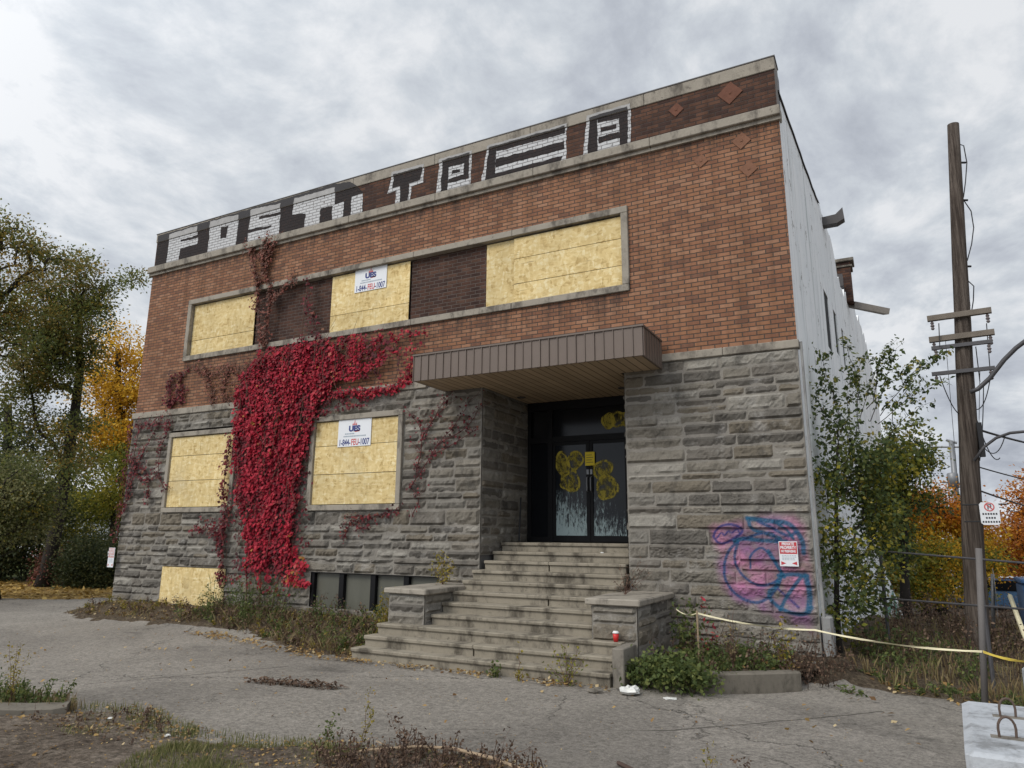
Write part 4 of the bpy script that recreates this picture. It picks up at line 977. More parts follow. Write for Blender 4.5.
for a, b, c, d in SWI:
    for (p, q) in (((a, c), (a, d)), ((b, d), (b, c)), ((a, d), (b, d)), ((b, c), (a, c))):
        mb.add([sidep(p[0], p[1]), sidep(q[0], q[1]), sidep(q[0], q[1], -0.10), sidep(p[0], p[1], -0.10)], [(0, 1, 2, 3)])
mb.build('rendered_side_wall', 'peeling_white_wall', bld)
MB().box(0.3, WB - 0.05, 0.36, DEP, 8.56, 8.62).build('roof', 'plaster_roof', bld)
mb = MB()
for y0, y1 in zip(ysq, ysq[1:]):
    t0 = np.interp(y0, ysq, topz) + 0.01; t1 = np.interp(y1, ysq, topz) + 0.01
    if y0 > 4.6: break
    mb.add([sidep(y0, t0, 0.03), sidep(y1, t1, 0.03), sidep(y1, t1, -0.32), sidep(y0, t0, -0.32), sidep(y0, t0 - 0.035, 0.03), sidep(y1, t1 - 0.035, 0.03)], [(0, 1, 2, 3), (4, 5, 1, 0)])
mb.build('roof_edging', 'dark_sheet_metal', bld)
for a, b, c, d in SWI:
    mb = MB(); mb.add([sidep(a, c, -0.02), sidep(b, c, -0.02), sidep(b, d, -0.02), sidep(a, d, -0.02)], [(0, 1, 2, 3)])
    wn_ = mb.build('side_window', 'dark_void', bld)
mb = MB()   # drain pipe down the corner
mb.tube([(WB + 0.055, -0.02, 4.7), (WB + 0.06, -0.03, 3.0), (WB + 0.06, -0.03, 1.2), (WB + 0.07, -0.04, -0.1)], 0.022, 8); mb.build('corner_pipe', 'concrete_guard', bld)
MB().bevbox(WB + 0.02, WB + 0.17, -0.05, 0.22, -0.3, 0.55, 0.03, 0.012).build('corner_guard', 'concrete_guard', bld)
MB().box(WB - 0.02, WB + 0.012, 0.0, 0.345, 8.86, 9.62).build('parapet_end', 'dark_sheet_metal', bld)
# torn roof scraps and chimney
mb = MB(); y = 5.35; P = [(0, 0), (0.34, 0.02), (0.50, 0.16), (0.52, -0.12), (0.36, -0.2), (0.0, -0.2)]
mb.prism(P, y - 0.10, y + 0.14, lambda u, v, d: (WB + KA * 5.3 + u - 0.05, d, 9.02 + v)); fixn(mb.build('roof_drain_box', 'dark_sheet_metal', bld))
mb = MB(); mb.add([(17.0, 10.2, 8.40), (17.05, 10.2, 8.22), (17.18, 10.2, 8.22), (17.22, 10.2, 8.40), (17.85, 10.45, 8.15), (17.9, 10.45, 7.96), (18.05, 10.45, 7.96), (18.09, 10.45, 8.13),
        (16.9, 10.26, 8.45), (17.9, 10.5, 8.18)], [(0, 1, 5, 4), (1, 2, 6, 5), (2, 3, 7, 6), (0, 4, 7, 3)]); mb.build('hanging_gutter', 'gutter_metal', bld)
mb = MB(); mb.box(16.78, 17.05, 10.0, 10.4, 8.3, 8.9); mb.build('torn_roof_felt', 'dark_sheet_metal', bld); MB().box(16.72, 16.98, 9.2, 9.6, 8.6, 8.95).build('torn_roof_felt', 'dark_sheet_metal', bld)
ch = MB().box(16.84, 17.19, 9.8, 10.3, 8.30, 9.50).build('chimney', 'brick_dark', bld)
mb = MB(); mb.bevbox(16.76, 17.29, 9.72, 10.38, 9.50, 9.60, 0.015); mb.bevbox(16.80, 17.24, 9.76, 10.34, 9.34, 9.40, 0.01); mb.build('chimney_cap', 'concrete_kerb', ch)
mb = MB(); mb.add([sidep(16.0, 1.6, 0.03), sidep(16.9, 1.6, 0.03), sidep(16.9, 3.4, 0.03), sidep(16.0, 3.4, 0.03)], [(0, 1, 2, 3)]); tag(mb.build('red_panel', 'sign_red', bld), 'faded red panel far along the side wall')

# white wing wall at the back of the side yard
P = [at(868, 556, 20), at(885, 568, 20), at(907, 626, 20), at(868, 640, 20)]
mb = MB(); off = CF * 0.25; mb.add(P + [p + Vector((off.x, off.y, 0)) for p in P], [(0, 3, 2, 1), (4, 5, 6, 7), (0, 1, 5, 4), (1, 2, 6, 5), (2, 3, 7, 6), (3, 0, 4, 7)])
ww = mb.build('wing_wall', 'peeling_white_wall', origin=P[3]); fixn(ww)
tag(ww, 'low white sloping wing wall with a green graffiti scrawl behind the sapling', 'wall')
mb = MB()
for L in ([(888, 612), (893, 592), (897, 612), (901, 622)], [(886, 622), (892, 605), (903, 622)]):
    mb.tube([at(a, b, 19.98) for a, b in L], 0.035, 5)
mb.build('green_graffiti', 'spray_green', ww)

# ------------------------------------------------------------------ signs
def phone_sign(x0, x1, z0, z1, y, label):
    t = thing('phone_sign', label, 'sign', ((x0 + x1) / 2, y, z0), 'phone signs on the boards')
    W_, H_ = x1 - x0, z1 - z0; cx = (x0 + x1) / 2
    MB().bevbox(x0, x1, y - 0.008, y + 0.004, z0, z1, 0.002).build('sign_panel', 'sign_white', t)
    yy = y - 0.0105
    text_obj('phone_number', '1-844-', 0.185, 'ink_blue', t, x0 + W_ * 0.22, yy, z0 + H_ * 0.14, 0.66, 0.004)
    text_obj('phone_number', 'FEU', 0.185, 'ink_red', t, x0 + W_ * 0.53, yy, z0 + H_ * 0.14, 0.66, 0.004)
    text_obj('phone_number', '-1007', 0.185, 'ink_blue', t, x0 + W_ * 0.80, yy, z0 + H_ * 0.14, 0.66, 0.004)
    text_obj('emblem_letters', 'UES', 0.16, 'ink_blue', t, cx, yy, z0 + H_ * 0.62, 1.15, 0.010)
    mb = MB()
    for dx_, hh in ((-0.045, 0.05), (0.0, 0.12), (0.045, 0.06)):
        P = [(cx + dx_ - 0.022, z0 + H_ * 0.75), (cx + dx_ + 0.022, z0 + H_ * 0.75), (cx + dx_ + 0.006, z0 + H_ * 0.75 + hh)]
        MB().add([fac(u, v, yy) for u, v in P], [(0, 1, 2)]).build('flame_mark', 'ink_red', t)
    P = [(cx + 0.02, z0 + H_ * 0.50), (cx + 0.15, z0 + H_ * 0.52), (cx + 0.14, z0 + H_ * 0.56), (cx + 0.0, z0 + H_ * 0.54)]
    mb.add([fac(u, v, yy) for u, v in P], [(0, 1, 2, 3)]); mb.build('swoosh_mark', 'ink_red', t)
    r = random.Random(2)
    for row, (a, b) in enumerate(((0.22, 0.48), (0.18, 0.84))):
        mb = MB()
        u = x0 + W_ * a
        while u < x0 + W_ * b:
            l = r.uniform(0.015, 0.035); zc = z0 + H_ * (0.43 - 0.09 * row); mb.add([fac(u, zc, yy), fac(u + l, zc, yy), fac(u + l, zc + 0.026, yy), fac(u, zc + 0.026, yy)], [(0, 1, 2, 3)]); u += l + 0.01
        mb.build('lettering_line', 'ink_grey', t)
    return t
phone_sign(7.28, 8.18, 7.00, 7.57, 0.042, 'white phone number sign on the middle board of the upper window strip')
phone_sign(7.15, 8.05, 3.49, 4.10, -0.064, 'white phone number sign on the lower boarded window beside the red vine')
def notice(x0, x1, z0, z1, y, label, red, lines=True):
    t = thing('warning_notice', label, 'sign', ((x0 + x1) / 2, y, z0)); H_ = z1 - z0; W_ = x1 - x0; cx = (x0 + x1) / 2
    MB().bevbox(x0, x1, y - 0.006, y + 0.004, z0, z1, 0.002).build('sign_panel', 'sign_white', t)
    MB().box(x0 + 0.01, x1 - 0.01, y - 0.009, y - 0.007, z0 + H_ * 0.5, z1 - 0.01).build('red_field', red, t)
    for i, s in enumerate(('PRIVATE', 'PROPERTY', 'NO TRESPASSING')):
        text_obj('notice_lettering', s, H_ * (0.16 if i < 2 else 0.13), 'sign_white', t, cx, y - 0.0105, z1 - H_ * (0.11 + 0.145 * i), 0.8 if i < 2 else 0.55, 0.002)
    mb = MB(); r = random.Random(4)
    for row in range(4):
        u = x0 + W_ * 0.15
        while u < x0 + W_ * 0.82:
            l = r.uniform(0.01, 0.03); zc = z0 + H_ * (0.42 - 0.055 * row); mb.add([fac(u, zc, y - 0.008), fac(u + l, zc, y - 0.008), fac(u + l, zc + H_ * 0.02, y - 0.008), fac(u, zc + H_ * 0.02, y - 0.008)], [(0, 1, 2, 3)]); u += l + 0.008
    mb.build('small_lettering', 'ink_grey', t)
    mb = MB()
    for s in (-1, 1):
        P = [(cx + s * W_ * 0.15, z0 + H_ * 0.12), (cx + s * W_ * 0.42, z0 + H_ * 0.20), (cx + s * W_ * 0.42, z0 + H_ * 0.05)]
        if s < 0: P = P[::-1]
        fixface(MB().add([fac(u, v, y - 0.008) for u, v in P], [(0, 1, 2)]).build('arrow_mark', red, t))
    return t
notice(16.02, 16.285, 1.24, 1.605, -0.115, 'red and white private property notice on the graffiti covered stone', 'sign_red')
notice(-0.10, 0.14, 0.80, 1.28, -0.20, 'faded pink and white notice at the left stone corner', 'sign_pink_faded')
ys_ = thing('door_notice', 'small yellow sheet taped between the dark glass doors', 'sign', (12.2, DY - 0.05, 3.08))
MB().box(12.09, 12.30, DY - 0.044, DY - 0.040, 3.08, 3.36).build('yellow_sheet', 'paper_yellow', ys_)
mb = MB()
for i in range(4): mb.box(12.12, 12.27 - 0.03 * (i % 2), DY - 0.0455, DY - 0.0445, 3.14 + i * 0.05, 3.15 + i * 0.05)
mb.build('small_lettering', 'ink_black', ys_)

# small loose things at the entrance
mb = MB(); mb.tube([(10.90, 1.30, 2.42), (11.02, 1.0, 1.55)], 0.018, 7); tag(mb.build('metal_rod', 'wire_black', origin=(11.02, 1.0, 1.53)), 'thin black rod leaning on the left wall of the doorway', 'rod')
cp = thing('paper_cup', 'red paper cup with a white lid on the lowest wide stair', 'cup', (14.02, -1.85, 0.226))
MB().lathe((14.02, -1.85, 0.226), [(0.032, 0), (0.044, 0.11)], 14).build('cup_body', 'cup_red', cp, True)
MB().lathe((14.02, -1.85, 0.337), [(0.047, 0), (0.047, 0.012), (0.038, 0.018), (0.036, 0.03)], 14).build('cup_lid', 'white_plastic', cp, True)
def crumple(name, c, s, mat, label, seed, flat=0.6, cat='litter'):
    r = random.Random(seed); mb = MB(); n, mr = 9, 6; vs = []; fs = []
    for i in range(mr + 1):
        for k in range(n):
            th = math.pi * i / mr; ph = 2 * math.pi * k / n; rr = s * (0.6 + 0.6 * r.random())
            vs.append((c[0] + rr * math.sin(th) * math.cos(ph), c[1] + rr * math.sin(th) * math.sin(ph), c[2] + max(-0.0, (math.cos(th) + 0.8) * rr * flat * 0.6)))
    for i in range(mr):
        for k in range(n): fs.append((i * n + k, i * n + (k + 1) % n, (i + 1) * n + (k + 1) % n, (i + 1) * n + k))
    mb.add(vs, fs); return tag(fixn(mb.build(name, mat, origin=c)), label, cat)
crumple('crumpled_bag', (14.46, -2.62, -0.27), 0.14, 'litter_white', 'crumpled white bag on the asphalt by the right end of the stairs', 3)
crumple('stone', (14.05, -2.72, -0.29), 0.10, 'concrete_kerb', 'grey stone chunk on the asphalt below the stairs', 4, cat='stone')
crumple('crumpled_paper', (10.16, -6.62, -0.25), 0.03, 'litter_white', 'scrap of white paper on the dirt in the left foreground', 5)
crumple('crumpled_paper', (11.25, -6.75, -0.25), 0.032, 'litter_white', 'scrap of pale paper at the edge of the foreground grass', 6)
crumple('flat_litter', (14.98, -2.62, -0.28), 0.08, 'litter_white', 'flat pale scrap in front of the green ground cover plant', 8, 0.25)
crumple('crumpled_paper', (13.1, 0.1, 1.37), 0.035, 'litter_white', 'tiny white scrap on an upper stair', 9)

# kerbs
def kerb(pts, w_, z1, label, seed=0):
    mb = MB(); r = random.Random(seed)
    P = [Vector((a, b, 0)) for a, b in pts]; L = []; 
    for i, p in enumerate(P):
        t = (P[min(i + 1, len(P) - 1)] - P[max(i - 1, 0)]).normalized(); n = Vector((-t.y, t.x, 0)); L.append((p, p + n * w_))
    vs = []; fs = []
    for i, (a, b) in enumerate(L):
        zz = z1 + r.uniform(-0.012, 0.012); c_ = 0.02
        vs += [(a.x, a.y, -0.45), (a.x, a.y, zz - c_), (a.x + (b.x - a.x) * 0.12, a.y + (b.y - a.y) * 0.12, zz), (b.x, b.y, zz), (b.x, b.y, -0.45)]
    for i in range(len(L) - 1):
        for k in range(4): fs.append((i * 5 + k, (i + 1) * 5 + k, (i + 1) * 5 + k + 1, i * 5 + k + 1))
    fs.append((0, 1, 2, 3, 4)); fs.append(tuple((len(L) - 1) * 5 + k for k in range(5))[::-1])
    mb.add(vs, fs); o = mb.build('kerb', 'dirty_kerb', origin=(pts[0][0], pts[0][1], -0.28)); fixn(o); return tag(o, label, 'kerb')
kerb([(14.33, -2.0), (14.7, -2.16), (15.1, -2.15), (15.5, -2.0), (15.95, -1.70), (16.35, -1.38)], 0.16, -0.03, 'weathered concrete kerb curving round the planting bed by the stone pier', 1)
kerb([(8.0, -7.75), (8.7, -7.3), (9.15, -6.98), (9.42, -6.78), (9.50, -6.68)], 0.26, -0.18, 'rough kerb end under the weeds in the left foreground', 2)
kerb([(0.6, -1.35), (2.4, -1.22), (4.4, -1.12), (5.6, -1.1)], 0.10, -0.235, 'sunken kerb stones along the weedy strip at the left', 3)
sheet('planter_soil', [(14.35, -0.02), (14.35, -1.95), (15.1, -2.05), (15.5, -1.9), (15.95, -1.6), (16.35, -1.28), (16.7, -0.6), (16.7, -0.02)], 'soil_brown', 0.0, 0.1, 0.0, 4, 0.03)
for o in COL.objects:
    if o.name == 'planter_soil':
        for v in o.data.vertices: v.co.z = -0.08 + 0.05 * mn.noise((v.co.x * 3, v.co.y * 3, 0)) + 0.06 * sst(-1.5, 0, v.co.y)

# ------------------------------------------------------------------ vegetation builders
def tree(name, label, cat, trunk, r0, ells, ncl, lpc, sig, lsize, lmat, bmat='bark', group=None, seed=0, shell=0.42, mats2=None, sub=1.0, twig=0.012, gap=0.0, vsq=0.75):
    r = random.Random(seed); nr = np.random.default_rng(seed)
    trunk = [Vector(p) for p in trunk]; base = trunk[0]
    t = thing(name, label, cat, base, group)
    nodes = []; par = []; 
    for a, b in zip(trunk, trunk[1:]):
        n = max(1, int((b - a).length / (0.5 * sub)))
        for i in range(n): nodes.append(a + (b - a) * i / n); par.append(len(nodes) - 2)
    nodes.append(trunk[-1]); par.append(len(nodes) - 2); nt = len(nodes)
    par[0] = -1; plen = [0.0] * nt
    for i in range(1, nt): plen[i] = plen[par[i]] + (nodes[i] - nodes[par[i]]).length
    cl = []; vol = [e[1][0] * e[1][1] * e[1][2] for e in ells]; tries = 0
    while len(cl) < ncl and tries < ncl * 40:
        tries += 1
        e = r.choices(ells, vol)[0]; d = Vector((r.gauss(0, 1), r.gauss(0, 1), r.gauss(0, 1))).normalized() * (r.random() ** shell)
        p = Vector(e[0]) + Vector((d.x * e[1][0], d.y * e[1][1], d.z * e[1][2]))
        if gap and mn.noise((p.x * gap + seed, p.y * gap, p.z * gap)) < -0.12: continue
        cl.append(p)
    cl.sort(key=lambda p: min((p - q).length for q in nodes[nt // 3:nt]))
    P = np.array([list(q) for q in nodes]); tips = []
    minz = trunk[0].z + (trunk[-1].z - trunk[0].z) * 0.22
    for c in cl:
        A = np.array(nodes, float).reshape(-1, 3); d = np.linalg.norm(A - np.array(c), axis=1) + 0.30 * np.array(plen) + 3.0 * np.maximum(0, A[:, 2] - c.z) * 0.4 + 50 * (A[:, 2] < minz)
        k = int(d.argmin()); a = nodes[k]; L = (c - a).length; n = max(2, int(L / (0.7 * sub))); pi = k
        for i in range(1, n + 1):
            f = i / n; q = a + (c - a) * f + Vector((r.gauss(0, 1), r.gauss(0, 1), r.gauss(0, .6))) * (0.07 * L * math.sin(math.pi * f)) + Vector((0, 0, 0.12 * L * math.sin(math.pi * f)))
            nodes.append(q); par.append(pi); plen.append(plen[pi] + (q - nodes[pi]).length); pi = len(nodes) - 1
        tips.append(pi)
    cnt = [0] * len(nodes)
    for k in tips:
        while k >= 0: cnt[k] += 1; k = par[k]
    tot = max(cnt); rad = [max(twig, r0 * 0.8 * (c / tot) ** 0.5) if i >= nt else r0 * (1 - 0.55 * i / nt) for i, c in enumerate(cnt)]
    rad[0] = r0 * 1.35
    mb = MB(); mb.tube(nodes[:nt], rad[:nt], 10); mb.build('trunk', bmat, t, True)
    mb = MB()
    kids = {}
    for i in range(nt, len(nodes)): kids.setdefault(par[i], []).append(i)
    done = set()
    for i in range(nt, len(nodes)):
        if i in done: continue
        chain = [par[i], i]; done.add(i)
        while True:
            nx = [k for k in kids.get(chain[-1], []) if k not in done]
            if not nx: break
            k = max(nx, key=lambda q: cnt[q]); chain.append(k); done.add(k)
        rr = [min(rad[chain[1]], rad[chain[0]])] + [rad[k] for k in chain[1:]]; rr[-1] *= 0.5
        mb.tube([nodes[k] for k in chain], rr, 5, False)
    mb.build('limbs', bmat, t, True)
    cells = np.array([list(nodes[k]) for k in tips])
    def crown(cells, mat, nm, sd_):
        n = len(cells) * lpc; nr2 = np.random.default_rng(sd_)
        O = nr2.normal(size=(n, 3)) * np.array([sig, sig, sig * vsq]); Pn = np.repeat(cells, lpc, 0) + O
        N = nr2.normal(size=(n, 3)) + np.array([0, 0, 0.5])
        tone = np.repeat(nr2.normal(0, 0.17, len(cells)), lpc); rn = np.clip(nr2.uniform(0, 1, n) * 0.72 + 0.14 + tone, 0, 1)
        build_leaves(nm, [leaf_mesh(Pn, N, lsize, seed=sd_, up=0.5, rnd=rn)], mat, t)
    if mats2:
        k = int(len(cells) * mats2[1]); perm = nr.permutation(len(cells))
        if len(mats2) > 2: perm = np.argsort(cells @ np.array(mats2[2]))
        crown(cells[perm[k:]], lmat, 'crown', seed + 1); crown(cells[perm[:k]], mats2[0], 'crown', seed + 2)
    else: crown(cells, lmat, 'crown', seed + 1)
    return t
def ell(px, py, d, rx, ry, rz): return (at(px, py, d), (rx, ry, rz))

# ---- trees on the left
gb = lambda px, py, d: Vector((at(px, py, d).x, at(px, py, d).y, gz(at(px, py, d).x, at(px, py, d).y)))
B = gb(44, 580, 31)
tree('broadleaf_tree', 'tall olive brown tree with a dark forked trunk left of the building', 'tree',
     [B, at(58, 520, 31), at(66, 470, 31), at(74, 420, 31.3), at(80, 370, 31.5), at(78, 310, 31.5)], 0.25,
     [ell(88, 300, 31.5, 2.1, 2.1, 2.0), ell(58, 340, 31, 2.0, 2.2, 2.0), ell(118, 290, 32, 1.2, 1.3, 1.1), ell(45, 410, 31, 1.8, 2.0, 1.6), ell(30, 290, 31, 1.3, 1.6, 1.3), ell(80, 430, 32, 1.2, 1.2, 1.0), ell(95, 350, 31.5, 1.2, 1.2, 1.2), ell(30, 360, 31, 1.5, 1.6, 1.4), ell(50, 460, 30.5, 1.5, 1.5, 0.8)],
     275, 120, 0.25, 0.10, 'leaf_olive', 'bark_dark', 'trees left of the building', 11, 0.6, ('leaf_rust_olive', 0.4), gap=0.5)
B = gb(-45, 585, 27)
tree('broadleaf_tree', 'rust brown open crowned tree cut by the left edge of the photo', 'tree',
     [B, at(-38, 500, 27), at(-30, 420, 27), at(-22, 350, 27), at(-14, 270, 27)], 0.26,
     [ell(-10, 270, 27, 2.0, 2.0, 1.6), ell(20, 250, 27.5, 1.3, 1.4, 0.9), ell(45, 262, 27, 0.9, 1.2, 0.9), ell(10, 320, 27, 1.2, 1.5, 0.9), ell(-50, 330, 27, 2.2, 2, 2.4), ell(-10, 232, 27, 1.4, 1.5, 0.7)],
     150, 110, 0.24, 0.09, 'leaf_rust_olive', 'bark_dark', 'trees left of the building', 21, 0.6, ('leaf_olive', 0.45), gap=0.55)
B = gb(128, 590, 42)
tree('golden_tree', 'golden yellow autumn tree behind the forked trunk, close to the building edge', 'tree',
     [B, at(126, 520, 42), at(122, 450, 42), at(118, 390, 42), at(118, 350, 42)], 0.3,
     [ell(118, 385, 42, 2.4, 2.4, 3.0), ell(125, 350, 42, 1.5, 1.5, 1.5), ell(112, 450, 42, 2.6, 2.4, 2.4), ell(95, 505, 42, 2.6, 2.6, 2.0), ell(135, 430, 42, 2, 2, 3)],
     190, 150, 0.38, 0.14, 'leaf_gold', 'bark_dark', 'trees left of the building', 31, 0.5, ('leaf_yellow_green', 0.35, (0, 0, 1)))
B = gb(112, 592, 35)
tree('bright_green_tree', 'small bright yellow green tree between the golden tree and the stone corner', 'tree',
     [B, at(113, 560, 35), at(113, 520, 35), at(114, 490, 35)], 0.14, [ell(112, 505, 35, 1.5, 1.6, 1.5), ell(100, 545, 35, 1.5, 1.6, 1.1), ell(122, 470, 35, 1.2, 1.2, 1.2)],
     90, 120, 0.3, 0.10, 'leaf_yellow_green', 'bark_dark', 'trees left of the building', 41, 0.5)
B = gb(-8, 590, 26)
tree('willowy_tree', 'grey green drooping low tree at the far left in front of the dark thicket', 'tree',
     [B, at(-8, 560, 26), at(-6, 520, 26), at(-4, 490, 26)], 0.2, [ell(15, 488, 26, 2.0, 1.5, 0.8), ell(42, 500, 26.5, 1.2, 1.4, 0.6), ell(-25, 500, 26, 2, 2, 1.2), ell(28, 470, 27, 1.3, 1.4, 0.6), ell(15, 525, 26.5, 1.3, 1.4, 0.5)],
     150, 160, 0.28, 0.075, 'leaf_olive', 'bark_dark', 'trees left of the building', 51, 0.5, ('leaf_grey_green', 0.5))
B = gb(-10, 588, 36)
tree('dark_conifer', 'very dark green thicket tree behind the grey green tree at the far left', 'tree',
     [B, at(0, 540, 36), at(5, 490, 36), at(8, 440, 36), at(8, 405, 36)], 0.3, [ell(5, 455, 36, 1.8, 1.8, 2.6), ell(8, 530, 36, 3.0, 3.0, 2.6), ell(-30, 520, 36, 3, 3, 3), ell(30, 560, 36, 1.6, 1.5, 1.3)],
     170, 150, 0.45, 0.14, 'leaf_deep_green', 'bark_dark', 'trees left of the building', 61, 0.45)
for i, (px, d, hw, hh, mt, lab) in enumerate(((97, 31, 1.3, 1.15, 'leaf_deep_green', 'dark green bush against the left edge of the stone corner'), (80, 30, 0.9, 0.9, 'leaf_deep_green', 'dark bush right of the forked tree trunk'), (60, 31.5, 0.8, 0.75, 'leaf_dry_brown', 'low brownish shrub at the foot of the forked tree'), (112, 29.5, 0.9, 1.1, 'leaf_deep_green', 'round dark bush touching the building at its left corner'))):
    b = gb(px, 590, d); c = b + Vector((0, 0, hh * 0.75))
    tree('bush', lab, 'bush', [b, b + Vector((0, 0, 0.3)), b + Vector((0.05, 0, 0.6))], 0.05, [(c, (hw, hw, hh))], 70, 110, 0.22, 0.08, mt, 'bark_dark', 'bushes left of the building', 70 + i, 0.45)

# ---- trees on the right
B = gb(940, 600, 30)
tree('orange_tree', 'orange and gold maple behind the sapling, left of the utility pole', 'tree', [B, at(936, 575, 30), at(932, 545, 30), at(930, 520, 30)], 0.2,
     [ell(925, 512, 30, 1.7, 1.6, 0.8), ell(945, 540, 30, 1.7, 1.6, 1.3), ell(905, 520, 30, 1.3, 1.4, 0.9), ell(965, 530, 30, 1.0, 1.2, 1.3)], 150, 150, 0.27, 0.09, 'leaf_gold', 'bark_dark', 'autumn trees right of the building', 81, 0.45, ('leaf_orange', 0.5, (0, 0, -1)))
B = gb(925, 606, 26)
tree('yellow_shrub_tree', 'yellow and green low tree below the orange maple', 'tree', [B, at(926, 590, 26), at(926, 570, 26)], 0.12,
     [ell(930, 560, 26, 1.7, 1.4, 0.7), ell(960, 562, 26, 1.0, 1.2, 0.7), ell(905, 575, 26, 1.0, 1.0, 0.9), ell(935, 588, 26, 1.8, 1.5, 0.5)], 110, 130, 0.24, 0.085, 'leaf_yellow_green', 'bark_dark', 'autumn trees right of the building', 91, 0.45, ('leaf_gold', 0.45))
B = gb(1044, 600, 32)
tree('orange_tree', 'large orange maple cut by the right edge of the photo', 'tree', [B, at(1045, 570, 32), at(1046, 530, 32), at(1046, 500, 32)], 0.3,
     [ell(1040, 545, 32, 1.4, 1.8, 1.0), ell(1034, 497, 32, 0.6, 0.8, 0.5), ell(1062, 515, 32, 1.6, 1.6, 1.7), ell(1018, 560, 33, 0.8, 1.1, 0.6)], 150, 150, 0.3, 0.095, 'leaf_orange', 'bark_dark', 'autumn trees right of the building', 101, 0.45, ('leaf_rust', 0.3))
B = gb(982, 603, 45)
tree('rust_tree', 'rusty olive tree seen just right of the pole foot', 'tree', [B, at(983, 575, 45), at(985, 548, 45)], 0.2,
     [ell(985, 552, 45, 0.8, 1.2, 1.2), ell(1000, 566, 46, 1.8, 1.8, 0.9)], 90, 120, 0.35, 0.13, 'leaf_rust', 'bark_dark', 'autumn trees right of the building', 111, 0.45, ('leaf_olive', 0.4))
B = gb(905, 610, 21)
tree('greenish_tree', 'green tree turning yellow, between the sapling and the pole', 'tree', [B, at(904, 560, 21), at(903, 510, 21), at(900, 470, 21)], 0.13,
     [ell(900, 465, 21, 1.0, 1.0, 1.0), ell(885, 500, 21, 0.9, 1, 0.9), ell(908, 455, 21, 0.6, 0.6, 0.6), ell(890, 540, 21, 0.7, 0.9, 0.9), ell(915, 505, 21.5, 0.8, 0.8, 0.5)], 120, 90, 0.2, 0.085, 'leaf_sapling', 'bark_dark', 'autumn trees right of the building', 121, 0.5, ('leaf_yellow_green', 0.45))
# sapling against the side wall
B = at(839, 648, 12.3); B.z = -0.1
sap = tree('sapling', 'dense dark green sapling growing against the white side wall', 'tree', [B, B + Vector((0.02, 0.03, 0.8)), B + Vector((0.08, 0.08, 1.6)), B + Vector((0.14, 0.12, 2.4)), B + Vector((0.22, 0.18, 3.2))], 0.045,
     [(at(866, 490, 13.0), (0.55, 0.5, 0.75)), (at(842, 560, 12.3), (0.42, 0.45, 0.9)), (at(848, 455, 12.6), (0.62, 0.5, 0.45)), (at(900, 450, 13.4), (0.38, 0.4, 0.4)), (at(842, 615, 12.1), (0.32, 0.4, 0.5)), (at(880, 530, 13.0), (0.42, 0.45, 0.6)), (at(832, 485, 12.2), (0.25, 0.3, 0.6)), (at(870, 585, 12.9), (0.4, 0.4, 0.55)), (at(856, 625, 12.4), (0.36, 0.4, 0.4)), (at(838, 420, 12.6), (0.35, 0.35, 0.3))],
     205, 36, 0.115, 0.072, 'leaf_sapling', 'bark_dark', None, 131, 0.6, ('leaf_yellow_green', 0.25), sub=0.35, twig=0.004)
def spray(pts, n, size, seed, spread=0.035):
    """leaves set alternately along an arching twig"""
    r = np.random.default_rng(seed); P = np.array([list(p) for p in pts]); seg = np.r_[0, np.cumsum(np.linalg.norm(np.diff(P, axis=0), axis=1))]
    t = np.sort(r.uniform(0.12, 1, n)) * seg[-1]; Q = np.stack([np.interp(t, seg, P[:, k]) for k in range(3)], 1) + r.normal(size=(n, 3)) * spread
    return leaf_mesh(Q, r.normal(size=(n, 3)) + np.array([0, 0, 0.6]), size, seed=seed, up=0.7, asp=0.55)
def arch(a, b, lift=0.12, n=6, seed=0):
    r = random.Random(seed); a = Vector(a); b = Vector(b); L = (b - a).length
    return [a + (b - a) * (i / n) + Vector((r.gauss(0, .02), r.gauss(0, .02), r.gauss(0, .015))) * L + Vector((0, 0, lift * L * math.sin(math.pi * i / n))) for i in range(n + 1)]
tw = [((850, 450), (895, 335)), ((850, 445), (812, 345)), ((855, 430), (868, 350)), ((870, 420), (905, 340)), ((880, 415), (950, 347)), ((880, 425), (952, 378)), ((885, 440), (938, 400)), ((860, 400), (845, 335)), ((840, 450), (806, 385)), ((870, 455), (930, 420)), ((845, 430), (822, 368)), ((868, 410), (917, 365)), ((875, 400), (884, 345)), ((848, 440), (850, 372)), ((890, 420), (935, 358))]
mb = MB(); packs = []
for i, (a, b) in enumerate(tw):
    d0 = 12.75 + 0.04 * (i % 5); A = at(a[0], a[1], d0); Bq = at(b[0], b[1], d0 + rng.uniform(-0.35, 0.35)); L = arch(A, Bq, 0.10, 7, i)
    mb.tube(L, [0.007 - 0.0008 * k for k in range(8)], 5); packs.append(spray(L, 62, 0.08, i + 5))
    for k in (3, 5):
        e = L[k] + Vector((rng.uniform(-.3, .3), rng.uniform(-.3, .3), rng.uniform(0.0, 0.3))); L2 = [L[k], (L[k] + e) / 2 + Vector((0, 0, .04)), e]; mb.tube(L2, 0.003, 4); packs.append(spray(L2, 26, 0.075, i * 7 + k))
mb.build('twigs', 'bark_dark', sap); build_leaves('crown', packs, 'leaf_sapling', sap)

